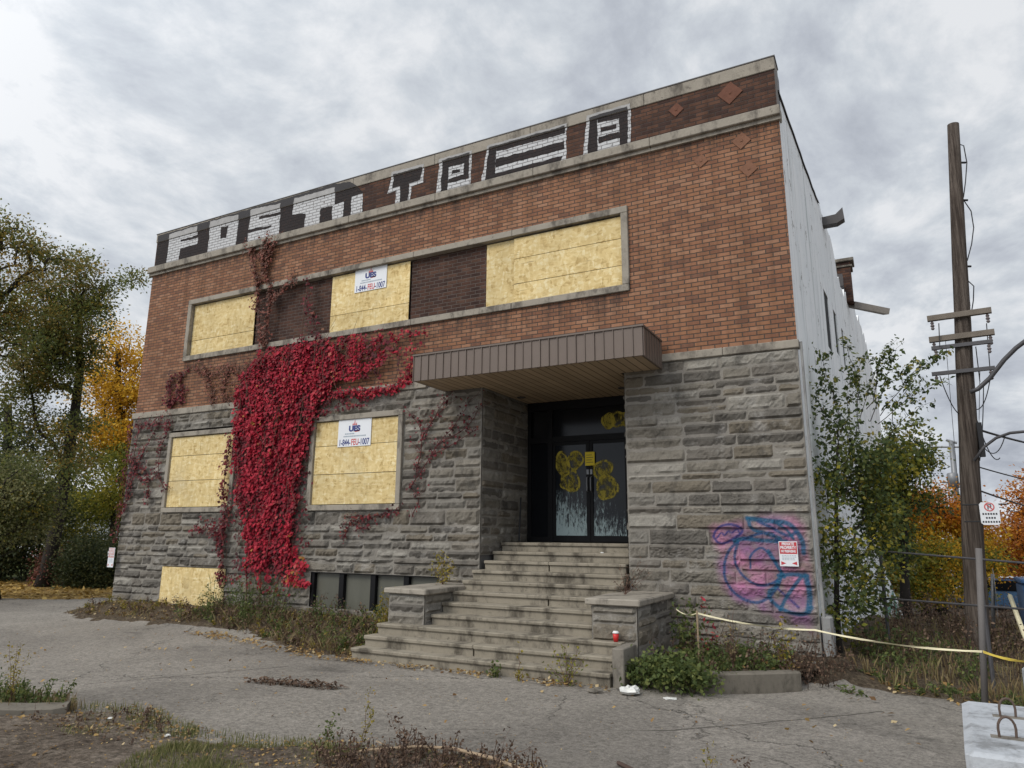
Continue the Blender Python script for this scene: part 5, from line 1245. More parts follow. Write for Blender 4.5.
# ------------------------------------------------------------------ the climbing vines
def vine_poly(poly, dens, size, seed, bulge=0.12, y0=-0.1, dark=0.0):
    r = np.random.default_rng(seed); x0 = min(p[0] for p in poly); x1 = max(p[0] for p in poly); z0 = min(p[1] for p in poly); z1 = max(p[1] for p in poly)
    n = int((x1 - x0) * (z1 - z0) * dens); P = []; N = []; T = []
    for x, z in zip(r.uniform(x0, x1, n), r.uniform(z0, z1, n)):
        nx = x + 0.20 * mn.noise((x * 2.5, z * 2.5, seed)) + 0.16 * mn.noise((x * 9, z * 7, seed)); nz = z + 0.20 * mn.noise((x * 2.5, z * 2.5, seed + 5)) + 0.16 * mn.noise((x * 7, z * 7, seed + 8))
        if not pip(nx, nz, poly): continue
        k = mn.noise((x * 2.2, z * 1.5, seed + 2)); k2 = mn.noise((x * 5, z * 4, seed + 3))
        if k + 0.6 * k2 + 0.35 * mn.noise((x * 14, z * 11, seed)) < -0.40: continue
        y = y0 - bulge * max(0.1, 0.5 + 0.7 * k + 0.3 * k2) * r.uniform(0.3, 1.0)
        P.append((x, y, z)); N.append((r.normal(0, .35), -1 + r.normal(0, .3), 0.35 + r.normal(0, .35))); T.append(np.clip(0.5 + 0.35 * k + 0.2 * k2 + r.normal(0, 0.17) - dark, 0, 1))
    return leaf_mesh(P, N, size, seed=seed, up=1.6, asp=0.85, rnd=np.array(T))
def vine_strand(pts, per_m, size, seed, spread=0.05, y0=-0.10):
    r = np.random.default_rng(seed); P = np.array(pts, float); seg = np.r_[0, np.cumsum(np.linalg.norm(np.diff(P, axis=0), axis=1))]; n = int(seg[-1] * per_m)
    t = r.uniform(0, seg[-1], n); x = np.interp(t, seg, P[:, 0]) + r.normal(0, spread, n); z = np.interp(t, seg, P[:, 1]) + r.normal(0, spread, n); y = y0 - np.abs(r.normal(0, 0.04, n))
    return leaf_mesh(np.stack([x, y, z], 1), np.stack([r.normal(0, .5, n), -np.ones(n), r.normal(.3, .4, n)], 1), size, seed=seed, up=1.2, asp=0.8)
def stem(mb, pts, r0, y=-0.085, seed=0, r1=None):
    P = [Vector((a, y - 0.02, b)) for a, b in smooth_line(list(pts), 2)]; n = len(P)
    P = [p + Vector((0.03 * mn.noise((p.x * 4, p.z * 4, seed)), 0, 0.0)) for p in P]; mb.tube(P, [r0 + ((r1 or r0 * 0.4) - r0) * i / (n - 1) for i in range(n)], 5)
DENSE = [(4.2, 5.45), (4.65, 5.85), (5.86, 6.0), (6.7, 5.85), (7.2, 5.45), (6.81, 4.75), (6.56, 4.23), (6.38, 3.69), (6.2, 3.03), (6.12, 2.38), (6.15, 1.53), (6.0, 0.95), (5.5, 0.85), (4.84, 1.1), (4.6, 1.9), (4.19, 2.64), (3.98, 4.06), (3.98, 5.03)]
DBOT = [(5.95, 1.5), (6.25, 1.5), (6.5, 0.9), (6.75, 0.6), (6.1, 0.55), (5.9, 0.9)]
ARM = [(5.87, 5.95), (7.2, 5.99), (8.67, 5.88), (8.62, 5.48), (7.97, 5.05), (7.29, 4.95), (6.62, 4.9), (6.09, 5.19)]
vine = thing('climbing_vine', 'great crimson creeper hanging down the brick and stone between the two boarded lower windows', 'vine', (5.3, -0.15, 0.0))
packs = [vine_poly(DENSE, 1150, 0.068, 1, 0.15), vine_poly(DENSE, 300, 0.085, 2, 0.2, -0.12), vine_poly(ARM, 750, 0.066, 3, 0.13), vine_poly(DBOT, 700, 0.082, 4, 0.15, dark=-0.25),
         vine_strand([(6.5, 4.75), (6.9, 4.70), (7.3, 4.67), (7.99, 4.61), (8.65, 4.65), (9.05, 4.85), (9.06, 5.25)], 260, 0.068, 5, 0.055, -0.11),
         vine_strand([(8.65, 5.8), (9.0, 5.82), (9.49, 5.83)], 45, 0.08, 6, 0.06), vine_strand([(8.6, 5.45), (9.3, 5.52)], 40, 0.08, 7, 0.07), vine_poly([(4.2, 0.75), (4.84, 1.1), (5.9, 1.0), (6.5, 0.5), (5.2, 0.4)], 130, 0.09, 9, 0.3, dark=0.15)]
build_leaves('vine_leaves', packs, 'leaf_crimson', vine)
packs = [vine_poly(DENSE, 420, 0.062, 31, 0.15), vine_poly(DENSE, 420, 0.07, 41, 0.06), vine_poly([(6.32, 4.4), (6.73, 4.62), (7.3, 4.62), (8.0, 4.5), (7.91, 4.29), (6.91, 4.23)], 330, 0.08, 32, 0.1), vine_poly(ARM, 160, 0.09, 33, 0.1),
         vine_strand([(6.41, 6.02), (6.18, 6.48), (6.01, 6.99), (6.0, 7.49)], 55, 0.085, 34, 0.10), vine_poly([(5.7, 5.95), (6.9, 5.95), (6.4, 6.35), (6.0, 6.5)], 260, 0.09, 35, 0.12),
         vine_strand([(8.1, 5.3), (8.3, 4.8)], 40, 0.07, 36), vine_strand([(8.7, 5.4), (8.85, 4.9)], 40, 0.07, 37), vine_poly([(4.25, 2.2), (4.6, 2.2), (4.7, 0.9), (4.3, 0.5)], 120, 0.08, 38, 0.1),
         vine_poly([(6.1, 3.4), (6.45, 3.9), (6.4, 2.4), (6.7, 1.4), (6.2, 1.2)], 130, 0.08, 39, 0.1)]
build_leaves('vine_leaves', packs, 'leaf_dark_red', vine)
mb = MB()
for i, L in enumerate(([(5.3, -0.05), (5.2, 1.5), (5.6, 3.0), (5.5, 4.5), (6.1, 5.9)], [(5.6, -0.05), (5.9, 1.2), (5.7, 2.6), (6.2, 4.4), (5.9, 6.0), (6.0, 7.45)], [(4.9, -0.05), (4.7, 1.8), (4.5, 3.6), (4.6, 5.6)], [(6.1, 4.9), (7.2, 5.3), (8.5, 5.7), (9.5, 5.83)], [(6.3, 4.6), (7.6, 4.68), (8.7, 4.66), (9.07, 5.2)], [(6.5, 5.0), (7.5, 5.05), (8.4, 5.4), (9.3, 5.5)],
        [(5.0, 0), (5.3, 0.5), (5.9, 0.9)], [(5.9, 0), (6.1, 0.6), (6.5, 0.9)], [(5.75, 5.9), (5.7, 5.2), (5.95, 4.6)], [(8.0, 5.8), (8.2, 5.2), (8.1, 4.75)], [(8.6, 5.7), (8.75, 5.1), (8.6, 4.75)])):
    stem(mb, L, 0.022 if i < 3 else 0.012, -0.12 if i < 3 else -0.09, i)
for i in range(60):
    x, z = rng.uniform(4.1, 7.8) if i % 3 == 0 else rng.uniform(4.1, 6.3), rng.uniform(1.0, 5.6)
    if x > 6.3: z = rng.uniform(4.75, 5.5)
    stem(mb, [(x, z), (x + rng.uniform(-.2, .2), z + 0.4), (x + rng.uniform(-.35, .35), z + 0.9)], 0.006, -0.14 - rng.uniform(0, 0.12), i)
mb.build('vine_stems', 'vine_stem', vine)

def small_vine(label, strands, lmat, smat, x0, patch=None, seed=0, per=60, y=-0.09, sz=0.075, kids=True):
    v = thing('climbing_vine', label, 'vine', (x0, y, strands[0][0][1]))
    packs = []; mb = MB(); r = random.Random(seed)
    for i, L in enumerate(strands):
        packs.append(vine_strand(smooth_line(L, 2), per, sz, seed + i, 0.045, y)); stem(mb, L, 0.011, y + 0.02, seed + i, 0.004)
        if kids:
            for k in range(int(3 * len(L))):
                q = smooth_line(L, 1); a = q[r.randrange(len(q))]; b = (a[0] + r.uniform(-.3, .3), a[1] + r.uniform(0.05, .35)); stem(mb, [a, ((a[0] + b[0]) / 2 + .03, (a[1] + b[1]) / 2), b], 0.004, y + 0.02, k); packs.append(vine_strand([a, b], per * 0.5, sz * 0.85, seed + k + 50, 0.04, y))
    for q in (patch or []): packs.append(vine_poly(q[0], q[1], sz, seed + 77, 0.06, y))
    build_leaves('vine_leaves', [p for p in packs if len(p[0])], lmat, v); mb.build('vine_stems', smat, v); return v
small_vine('dark red twisted vine strand climbing to the roof lettering above the brown brick panel', [[(4.70, 6.05), (4.71, 6.56), (4.8, 7.18), (4.73, 7.57), (4.41, 8.02), (4.55, 8.52), (4.45, 8.8)], [(4.8, 7.18), (5.21, 7.42), (5.51, 7.57)], [(4.55, 8.3), (4.6, 8.52), (4.81, 8.66)], [(4.63, 6.07), (4.4, 6.86), (4.31, 7.64)], [(4.31, 7.64), (4.03, 8.3), (3.97, 8.63)], [(4.5, 8.0), (4.42, 8.4), (4.55, 8.75)]],
           'leaf_dry_brown', 'vine_stem_dark', 4.7, None, 200, 80, -0.075, 0.075)
small_vine('thin brown dying vine on the brick below the left upper window', [[(2.2, 5.75), (2.9, 5.5), (3.6, 5.6), (4.1, 5.5)], [(2.5, 5.85), (2.9, 5.2), (3.1, 4.75)], [(3.5, 5.6), (3.3, 5.1), (3.5, 4.7)], [(4.1, 5.2), (3.8, 4.9), (3.6, 4.75)]], 'leaf_dry_brown', 'vine_stem', 3.1, [([(2.4, 5.8), (4.2, 5.75), (4.15, 4.75), (3.2, 4.65), (2.7, 5.2)], 190)], 230, 60, -0.03, 0.06)
small_vine('short dark red vine pair on the brick above the left belt course', [[(1.43, 4.79), (1.38, 5.1), (1.31, 5.54)], [(1.87, 4.90), (1.75, 5.2), (1.72, 5.55)], [(1.45, 4.95), (1.75, 5.1)]], 'leaf_dark_red', 'vine_stem_dark', 1.6, None, 260, 90, -0.03)
small_vine('dark red vine spreading over the stone at the left corner', [[(0.0, 1.4), (0.02, 1.72), (0.05, 3.26), (0.05, 4.5)], [(0.18, 2.2), (0.28, 3.24), (0.38, 4.42)], [(0.27, 2.48), (0.4, 3.24), (0.71, 3.74), (1.11, 4.37)], [(1.71, 2.7), (1.34, 3.08), (1.31, 3.71), (1.62, 4.36)], [(0.15, 3.51), (1.0, 3.22), (1.09, 2.34)], [(0.3, 4.4), (1.0, 4.35), (1.7, 4.4)], [(0.4, 3.2), (0.9, 2.9), (1.3, 3.1)]],
           'leaf_dark_red', 'vine_stem_dark', 0.1, None, 290, 52, -0.11, 0.062)
small_vine('red vine strand hanging over the right edge of the left lower window', [[(3.9, 3.83), (3.83, 3.35), (3.79, 2.65), (3.93, 2.19), (3.95, 1.7)], [(2.92, 1.73), (3.44, 1.78), (3.88, 1.51), (4.02, 1.06), (4.02, 0.5)], [(3.95, 1.9), (3.9, 1.39)]], 'leaf_dark_red', 'vine_stem_dark', 4.0, None, 320, 85, -0.13)
small_vine('branching red vine on the stone between the lower window and the doorway', [[(9.13, 2.61), (9.32, 2.82), (9.54, 3.11), (9.82, 3.5), (10.16, 3.77), (10.49, 4.25)], [(9.82, 3.45), (10.39, 3.66), (10.70, 4.05)], [(9.26, 2.92), (9.39, 3.42), (9.32, 3.83), (9.01, 4.14)], [(9.43, 3.52), (9.61, 3.91), (9.97, 4.39)], [(9.64, 3.21), (10.1, 3.38), (10.70, 3.7)], [(9.2, 2.0), (9.39, 2.33), (9.13, 2.61)], [(9.35, 3.5), (9.6, 3.9), (9.95, 4.2)]],
           'leaf_dark_red', 'vine_stem_dark', 9.4, [([(9.5, 3.0), (9.75, 3.0), (9.85, 3.35), (9.6, 3.35)], 300)], 350, 20, -0.09, 0.055)
small_vine('faint dry red vine below the right lower window', [[(7.48, 1.58), (7.69, 1.95), (8.16, 2.03), (8.86, 2.10)], [(7.8, 1.75), (8.2, 1.85)]], 'leaf_dark_red', 'vine_stem_dark', 7.5, None, 380, 50, -0.09, 0.06)

# ------------------------------------------------------------------ weeds, grass, fallen leaves
def blades(poly, n, h, wd, seed, zoff=0.0, lean=0.5, rl=None, zf=None):
    r = np.random.default_rng(seed); x0 = min(p[0] for p in poly); x1 = max(p[0] for p in poly); y0 = min(p[1] for p in poly); y1 = max(p[1] for p in poly); P = []
    while len(P) < n:
        x, y = r.uniform(x0, x1), r.uniform(y0, y1)
        if not pip(x + .1 * mn.noise((x * 5, y * 5, 1)), y + .1 * mn.noise((x * 5, y * 5, 4)), poly): continue
        if mn.noise((x * 1.7 + seed, y * 1.7, 0)) < r.uniform(-0.6, 0.3): continue
        P.append((x, y, (zf(x, y) if zf else gz(x, y)) + zoff))
    P = np.array(P); hh = h * r.uniform(0.3, 1.0, n) * np.array([0.75 + 0.6 * mn.noise((p[0] * 1.1, p[1] * 1.1, seed)) for p in P]).clip(0.25, 1.4)
    a = r.uniform(0, 2 * np.pi, n); ld = np.stack([np.cos(a), np.sin(a), np.zeros(n)], 1) * (r.uniform(0, lean, n) * hh)[:, None]; b = np.stack([-np.sin(a), np.cos(a), np.zeros(n)], 1) * (wd * r.uniform(0.5, 1.3, n))[:, None]
    tip = P + ld + np.array([0, 0, 1.0]) * hh[:, None]; mid = P + ld * 0.4 + np.array([0, 0, 0.6]) * hh[:, None]
    V = np.stack([P - b * 0.5, P + b * 0.5, mid + b * 0.4, tip], 1).reshape(-1, 3)
    return V, np.arange(4 * n).reshape(n, 4), r.uniform(0, 1, n)
def litter(poly, n, size, seed, zf=None, clump=True):
    r = np.random.default_rng(seed); x0 = min(p[0] for p in poly); x1 = max(p[0] for p in poly); y0 = min(p[1] for p in poly); y1 = max(p[1] for p in poly); P = []
    while len(P) < n:
        x, y = r.uniform(x0, x1), r.uniform(y0, y1)
        if pip(x, y, poly) and (not clump or mn.noise((x * 1.3 + seed, y * 1.3, 2)) > r.uniform(-0.5, 0.4)): P.append((x, y, (zf(x, y) if zf else gz(x, y)) + 0.02 + 0.03 * r.random()))
    n_ = r.normal(size=(n, 3)) * 0.35 + np.array([0, 0, 1.0]); return leaf_mesh(P, n_, size, seed=seed, asp=0.8)
def stuff(name, packs, mat, label, cat):
    return tag(build_leaves(name, packs, mat), label, cat, kind='stuff')
NEARW = [(0.2, -0.05), (0.0, -1.2), (2.4, -1.2), (4.4, -1.15), (6.0, -1.1), (7.4, -1.65), (8.6, -2.2), (9.75, -2.3), (9.9, -0.1)]
BIGW = [(3.9, -0.1), (3.7, -1.0), (5.0, -1.1), (6.6, -1.4), (8.4, -2.1), (9.6, -2.25), (9.85, -0.15)]
stuff('dry_grass', [blades(NEARW, 3600, 0.16, 0.012, 1, lean=0.9), blades(BIGW, 1900, 0.30, 0.012, 2, lean=0.9)], 'dry_grass', 'dry straw coloured grass in the strip along the left facade', 'grass')
def tuft(poly, n, hmin, hmax, seed, lpc=26, sz=0.05, zf=None, spread=0.10):
    r = np.random.default_rng(seed); rr = random.Random(seed); packs = []; mb = MB(); k = 0
    x0 = min(p[0] for p in poly); x1 = max(p[0] for p in poly); y0 = min(p[1] for p in poly); y1 = max(p[1] for p in poly)
    while k < n:
        x, y = rr.uniform(x0, x1), rr.uniform(y0, y1)
        if not pip(x, y, poly): continue
        k += 1; h = rr.uniform(hmin, hmax); z = zf(x, y) if zf else gz(x, y); A = Vector((x, y, z - 0.02)); Bq = A + Vector((rr.gauss(0, .25) * h, rr.gauss(0, .25) * h, h)); L = arch(A, Bq, 0.03, 4, k)
        mb.tube(L, 0.004, 4); packs.append(spray(L, lpc, sz, seed * 31 + k, spread * h))
    V = np.array(mb.v); n4 = [f for f in mb.f if len(f) == 4]; packs.append((V, np.array(n4), r.uniform(0.1, 0.5, len(n4)))); return packs
stuff('weed_growth', tuft(BIGW, 130, 0.10, 0.5, 5, 30, 0.05) + tuft([(4.0, -0.1), (3.8, -0.7), (5.6, -1.0), (6.4, -0.8), (6.2, -0.1)], 45, 0.4, 0.95, 6), 'leaf_weed_green', 'tangled green weeds under the red vine and left of the stairs', 'weeds')
stuff('low_weeds', tuft(NEARW, 150, 0.05, 0.22, 41, 26, 0.045), 'leaf_goldenrod', 'yellowish low weeds dotted along the left facade', 'weeds')
stuff('dead_weeds', tuft(NEARW, 170, 0.06, 0.3, 7, 22, 0.045) + tuft(BIGW, 110, 0.12, 0.55, 8, 26, 0.05), 'dry_weed_brown', 'brown dead weeds along the left facade', 'weeds')
PLN = [(14.4, -0.1), (14.4, -1.85), (15.1, -1.98), (15.5, -1.82), (15.95, -1.52), (16.35, -1.2), (16.6, -0.2)]
pz = lambda x, y: -0.06
stuff('planter_weeds', tuft([(14.9, -0.3), (14.9, -1.95), (15.5, -1.8), (16.1, -1.4), (16.1, -0.3)], 90, 0.10, 0.32, 9, 26, 0.05, pz), 'leaf_weed_green', 'low green weeds in the bed before the stone pier', 'weeds')
stuff('planter_dead_weeds', tuft(PLN, 60, 0.15, 0.5, 10, 16, 0.045, pz) + tuft([(15.9, -0.8), (16.2, -1.45), (16.6, -1.3), (17.0, -0.4)], 55, 0.15, 0.55, 19, 16, 0.045), 'dry_weed_brown', 'brown dead stalks in the bed before the stone pier', 'weeds')
SCN = [(16.85, -0.1), (17.3, -0.65), (18.2, -1.0), (19.4, -1.5), (21, -1.4), (21, 6), (17.2, 7), (16.75, 0.5)]
stuff('scrub_grass', [blades(SCN, 5000, 0.34, 0.014, 11)], 'dry_grass', 'dry grass on the rough ground round the utility pole', 'grass')
stuff('scrub_brush', tuft([(17.0, 0.6), (17.6, 0.2), (19.8, 0.3), (21, 2), (20.5, 7), (17.4, 7)], 260, 0.2, 0.75, 12, 24, 0.05), 'dry_weed_brown', 'brown brush on the rough ground behind the caution tape', 'brush')
stuff('scrub_weeds', tuft([(17.0, 0.5), (17.3, -0.3), (18.5, -0.4), (18.6, 1.2), (17.0, 2)], 60, 0.15, 0.5, 13, 22, 0.05) + tuft([(17.0, -0.35), (17.4, -0.75), (18.3, -1.15), (19.3, -1.5), (19.3, -0.9), (17.2, -0.1)], 110, 0.05, 0.16, 14, 26, 0.045), 'leaf_weed_green', 'green weeds edging the asphalt at the right', 'weeds')
stuff('fallen_leaves', [litter([(16.9, -0.2), (17.3, -0.9), (18.2, -1.3), (19.3, -1.7), (19.6, -0.8), (17.4, 0.2)], 260, 0.07, 15), litter(NEARW, 2200, 0.055, 16), litter([(9.6, -2.45), (14.2, -2.45), (14.2, -2.68), (9.4, -2.68)], 420, 0.05, 17), litter([(5.5, -1.4), (9.5, -2.4), (9.5, -2.75), (5.0, -1.8)], 420, 0.055, 18), litter(PLN, 160, 0.055, 19, pz),
                       litter([(2, -2), (17, -2.6), (17.5, -5), (3, -7)], 170, 0.05, 20, clump=False), litter(FORE, 500, 0.05, 21), litter(FORE, 2600, 0.022, 51, clump=False), litter([(2, -2), (17, -2.6), (17.5, -5), (3, -7)], 900, 0.016, 52, clump=False), litter([(8.5, -7.0), (10, -6.0), (12, -6.5), (13, -5.9), (15, -5.8), (15, -6.3), (12, -7.2)], 900, 0.035, 53), litter([(16.6, -1.2), (17.9, -1.6), (17.7, -4), (16, -4)], 16, 0.07, 23, clump=False)], 'fallen_leaf', 'tan and brown fallen leaves scattered on the ground', 'leaves')
stuff('golden_leaf_carpet', [litter([(-4.0, 1.2), (-3.3, 2.6), (-0.8, 3.6), (-0.4, 6.5), (-6, 8.2), (-14, 4.6), (-20, 0), (-18, -5), (-10, -1.6)], 5200, 0.13, 22, clump=False)], 'fallen_leaf_gold', 'carpet of golden leaves along the lane at the far left', 'leaves')
stuff('leaf_heap', [litter([(9.75, -4.55), (10.3, -4.42), (11.0, -4.35), (11.2, -4.15), (10.6, -4.1), (9.9, -4.3)], 320, 0.05, 24, clump=False)] + [blades([(9.9, -4.5), (11.1, -4.3), (11.0, -4.15), (10.0, -4.3)], 160, 0.10, 0.012, 25)], 'dry_weed_brown', 'small heap of dead leaves on the asphalt in front of the stairs', 'leaves')
# foreground verge
GRF = [(11.55, -6.9), (12.2, -6.5), (12.7, -6.2), (13.2, -6.2), (13.0, -6.9), (12.6, -7.4), (11.6, -7.6)]
stuff('verge_grass', [blades(GRF, 5200, 0.13, 0.008, 26), blades([(10.2, -6.5), (10.7, -6.2), (11.5, -6.5), (11.2, -6.9)], 700, 0.10, 0.008, 27), blades([(9.0, -6.7), (10.0, -6.05), (11.2, -6.5), (12.0, -7.0), (10, -7.2)], 900, 0.09, 0.008, 28), blades([(9.0, -6.5), (9.9, -6.0), (11.4, -6.4), (12.6, -6.0), (13.6, -5.8), (14.8, -5.8), (14.4, -6.1), (12, -6.6), (10, -6.3)], 1500, 0.10, 0.008, 54)], 'grass_green', 'patch of short grass at the bottom edge of the photo', 'grass')
stuff('verge_dead_weeds', tuft([(12.9, -6.4), (13.6, -5.85), (14.9, -5.9), (14.6, -6.6), (13.2, -6.9)], 200, 0.06, 0.24, 29, 22, 0.032, None, 0.14) + tuft([(9.4, -6.9), (10.2, -6.2), (11.4, -6.6), (11.2, -7.2)], 60, 0.04, 0.14, 30, 14, 0.03), 'dry_weed_brown', 'dark brown dead weeds behind the stick in the foreground', 'weeds')
stuff('kerb_weeds', tuft([(7.6, -7.0), (8.0, -6.5), (9.0, -6.35), (9.5, -6.5), (8.9, -6.9), (8.2, -7.3)], 80, 0.10, 0.32, 31, 26, 0.04), 'leaf_weed_green', 'yellow green weeds on the kerb end in the left foreground', 'weeds')
stuff('kerb_grass', [blades([(7.6, -7.0), (8.0, -6.4), (9.0, -6.3), (9.5, -6.5), (8.9, -6.95), (8.2, -7.4)], 1200, 0.25, 0.008, 32)], 'dry_grass', 'dry stalks on the kerb end in the left foreground', 'grass')
mb = MB(); L = [(13.05, -6.52, -0.24), (13.3, -6.30, -0.20), (13.7, -6.08, -0.17), (14.0, -6.0, -0.165), (14.4, -6.02, -0.18), (14.9, -6.12, -0.22)]
mb.tube(L, [0.006, 0.011, 0.013, 0.014, 0.015, 0.016], 7); mb.tube([L[1], (13.35, -6.1, -0.2), (13.15, -5.98, -0.22)], 0.006, 5)
tag(mb.build('fallen_branch', 'dead_stick', origin=L[0]), 'pale bare branch lying along the bottom edge of the photo', 'branch')
mb = MB(); L = [(15.28, -5.35, -0.26), (15.45, -5.5, -0.25), (15.65, -5.62, -0.26)]; mb.tube(L, [0.018, 0.02, 0.012], 6); tag(mb.build('broken_stick', 'dark_stick', origin=L[0]), 'short dark broken stick on the asphalt near the bottom edge', 'stick')
def plant(name, label, base, stems, lmat, n, sz, seed, smat='vine_stem', group=None, spread=0.03, rad=0.005):
    t = thing(name, label, 'plant', base, group); mb = MB(); packs = []
    for i, (dx_, dy_, h) in enumerate(stems):
        b = Vector(base); e = b + Vector((dx_, dy_, h)); L = arch(b, e, 0.04, 6, seed + i); mb.tube(L, [rad * (1 - 0.1 * k) for k in range(7)], 5); packs.append(spray(L, n, sz, seed + i, spread))
    mb.build('stalk', smat, t); build_leaves('foliage', packs, lmat, t); return t
plant('weed_stalk', 'tall thin seeding weed standing alone before the asphalt in the foreground', (12.98, -5.98, -0.28), [(0.03, 0.05, 0.50), (0.10, 0.05, 0.32)], 'leaf_goldenrod', 55, 0.028, 400, spread=0.018, rad=0.003)
plant('weed_stalk', 'small bright green seedling left of the tall weed', (12.55, -6.0, -0.28), [(0.06, 0.03, 0.20), (0.10, 0.0, 0.15), (0.0, 0.05, 0.12)], 'leaf_weed_green', 22, 0.04, 410, rad=0.003)
plant('weed_stalk', 'drooping dark weed right of the tall foreground weed', (13.42, -5.95, -0.28), [(-0.10, 0.05, 0.26), (-0.02, 0.06, 0.20), (-0.16, 0.02, 0.3)], 'dry_weed_brown', 18, 0.04, 420, rad=0.003)
plant('weed_stalk', 'arching bramble above the fallen branch', (14.35, -5.85, -0.28), [(0.32, 0.1, 0.12), (0.05, 0.15, 0.26), (0.4, 0.0, 0.2)], 'dry_weed_brown', 16, 0.035, 430, rad=0.0025)
for i, (x, y, h) in enumerate(((9.55, -7.05, 0.20), (10.0, -7.0, 0.22))):
    plant('weed_stalk', ('dark dry stalk at the lower left corner of the photo', 'second thin dry stalk on the pale foreground dirt')[i], (x, y, -0.27), [(0.02, 0.0, h), (0.05, 0.04, h * 0.6)], 'dry_weed_brown', 16, 0.03, 440 + i, rad=0.0025)
plant('weed_stalk', 'tall feathery weed on the kerb end at the left edge of the photo', (8.55, -6.75, -0.2), [(0.0, 0.0, 0.62), (-0.12, 0.05, 0.55), (0.1, 0.05, 0.5), (-0.2, 0.0, 0.6), (0.05, -0.05, 0.42)], 'leaf_goldenrod', 60, 0.026, 445, spread=0.022, rad=0.003)
plant('weed_stalk', 'yellow green weed standing near the bottom edge at the right of centre', (16.05, -5.35, -0.28), [(0.0, 0.03, 0.28), (0.06, 0.0, 0.2)], 'leaf_goldenrod', 26, 0.03, 450, rad=0.003)
plant('weed_stalk', 'small brown weed on the bare asphalt at the lower right', (16.3, -5.2, -0.28), [(0.05, 0.03, 0.18), (-0.06, 0.0, 0.12), (0.0, 0.1, 0.1)], 'dry_weed_brown', 20, 0.03, 460, rad=0.003)
plant('goldenrod', 'yellow green goldenrod leaning beside the left stone plinth', (9.72, -1.35, -0.2), [(-0.05, -0.1, 0.85), (-0.25, 0.1, 0.75), (0.12, 0.0, 0.95), (-0.1, 0.2, 0.9), (-0.3, -0.1, 0.55), (0.02, -0.2, 0.6)], 'leaf_goldenrod', 70, 0.06, 470, spread=0.06)
plant('goldenrod', 'yellowish weed growing on top of the left stone plinth', (10.3, -0.6, 0.79), [(0.0, 0.0, 0.5), (-0.12, 0.0, 0.55), (0.12, 0.1, 0.45), (0.2, 0.0, 0.3), (-0.2, -0.1, 0.35), (0.05, -0.1, 0.58)], 'leaf_goldenrod', 44, 0.05, 480, spread=0.05)
plant('dead_plant', 'dry brown twigs growing on top of the right stone plinth', (13.85, -0.9, 0.79), [(-0.1, 0.0, 0.42), (0.0, 0.05, 0.36), (0.2, 0.1, 0.45), (0.3, 0.2, 0.42), (-0.15, -0.1, 0.2), (0.1, -0.1, 0.3), (0.35, 0.3, 0.34)], 'dry_weed_brown', 26, 0.035, 490, spread=0.04)
plant('pier_shrub', 'green shrub with red tipped leaves in the corner between the right plinth and the pier', (14.72, -0.85, -0.12), [(0.05, 0, 0.9), (-0.15, 0.1, 0.8), (0.2, -0.05, 0.85), (0.3, 0.1, 0.7), (-0.05, -0.2, 0.6), (0.15, -0.25, 0.5)], 'leaf_weed_green', 60, 0.07, 500, spread=0.06)
plant('red_leaf_sprig', 'thin red leaved sprig beside the shrub at the stone pier', (15.08, -0.9, -0.12), [(0.0, 0, 0.85), (0.1, 0.05, 0.55), (-0.08, 0, 0.95)], 'leaf_crimson', 18, 0.06, 510)
plant('dead_plant', 'pale dry weed in the middle of the bed by the pier', (15.45, -1.2, -0.12), [(0.0, 0, 0.75), (0.12, 0.05, 0.6), (-0.1, 0, 0.55), (0.05, 0.1, 0.8)], 'dry_grass', 34, 0.04, 520, spread=0.045)
plant('yellow_weed', 'yellow leaved weed at the right end of the bed by the pier corner', (16.1, -1.0, -0.12), [(0.0, 0, 0.65), (0.15, 0.0, 0.5), (-0.12, 0, 0.45)], 'leaf_goldenrod', 26, 0.06, 530, spread=0.05)
plant('stair_weed', 'bushy yellowish weed growing from the lowest stair near its right end', (13.55, -2.5, -0.29), [(0.0, 0, 0.5), (0.2, 0.0, 0.52), (-0.18, 0, 0.45), (0.3, -0.05, 0.4), (-0.05, 0.05, 0.55), (0.12, -0.05, 0.35), (-0.28, 0, 0.25)], 'leaf_yellow_green', 30, 0.04, 540, spread=0.04)
plant('stair_weed', 'small green weed at the foot of the stairs left of the bushy weed', (12.45, -2.52, -0.29), [(0.0, 0, 0.2), (0.1, 0, 0.16), (-0.08, 0, 0.18)], 'leaf_weed_green', 30, 0.055, 550)
plant('stair_weed', 'yellowed weed at the foot of the stairs in their middle', (12.85, -2.54, -0.29), [(0.0, 0, 0.16), (0.08, 0, 0.14), (-0.04, 0.1, 0.42)], 'leaf_goldenrod', 18, 0.05, 560)
plant('asphalt_weed', 'low green tuft in a crack of the asphalt at the right', (16.85, -1.25, -0.28), [(0.08, 0, 0.09), (-0.12, 0.05, 0.08), (0.2, -0.1, 0.06), (0.0, 0.05, 0.1)], 'leaf_weed_green', 20, 0.05, 570, rad=0.003)
gc = thing('ground_cover_plant', 'dense green low bush spilling over the kerb at the right end of the stairs', 'bush', (14.75, -2.35, -0.25)); packs = []
r_ = np.random.default_rng(9); nn = 2600; cc = np.array([[14.55, -2.15, -0.1], [14.9, -2.28, -0.06], [15.15, -2.2, -0.06], [14.8, -2.0, 0.02]]); k_ = r_.integers(0, 4, nn)
Pn = cc[k_] + r_.normal(size=(nn, 3)) * np.array([0.17, 0.12, 0.085]); Pn[:, 2] = np.maximum(Pn[:, 2], -0.27)
build_leaves('foliage', [leaf_mesh(Pn, r_.normal(size=(nn, 3)) + np.array([0, -0.3, 0.7]), 0.06, seed=3)], 'leaf_weed_green', gc)
mb = MB()
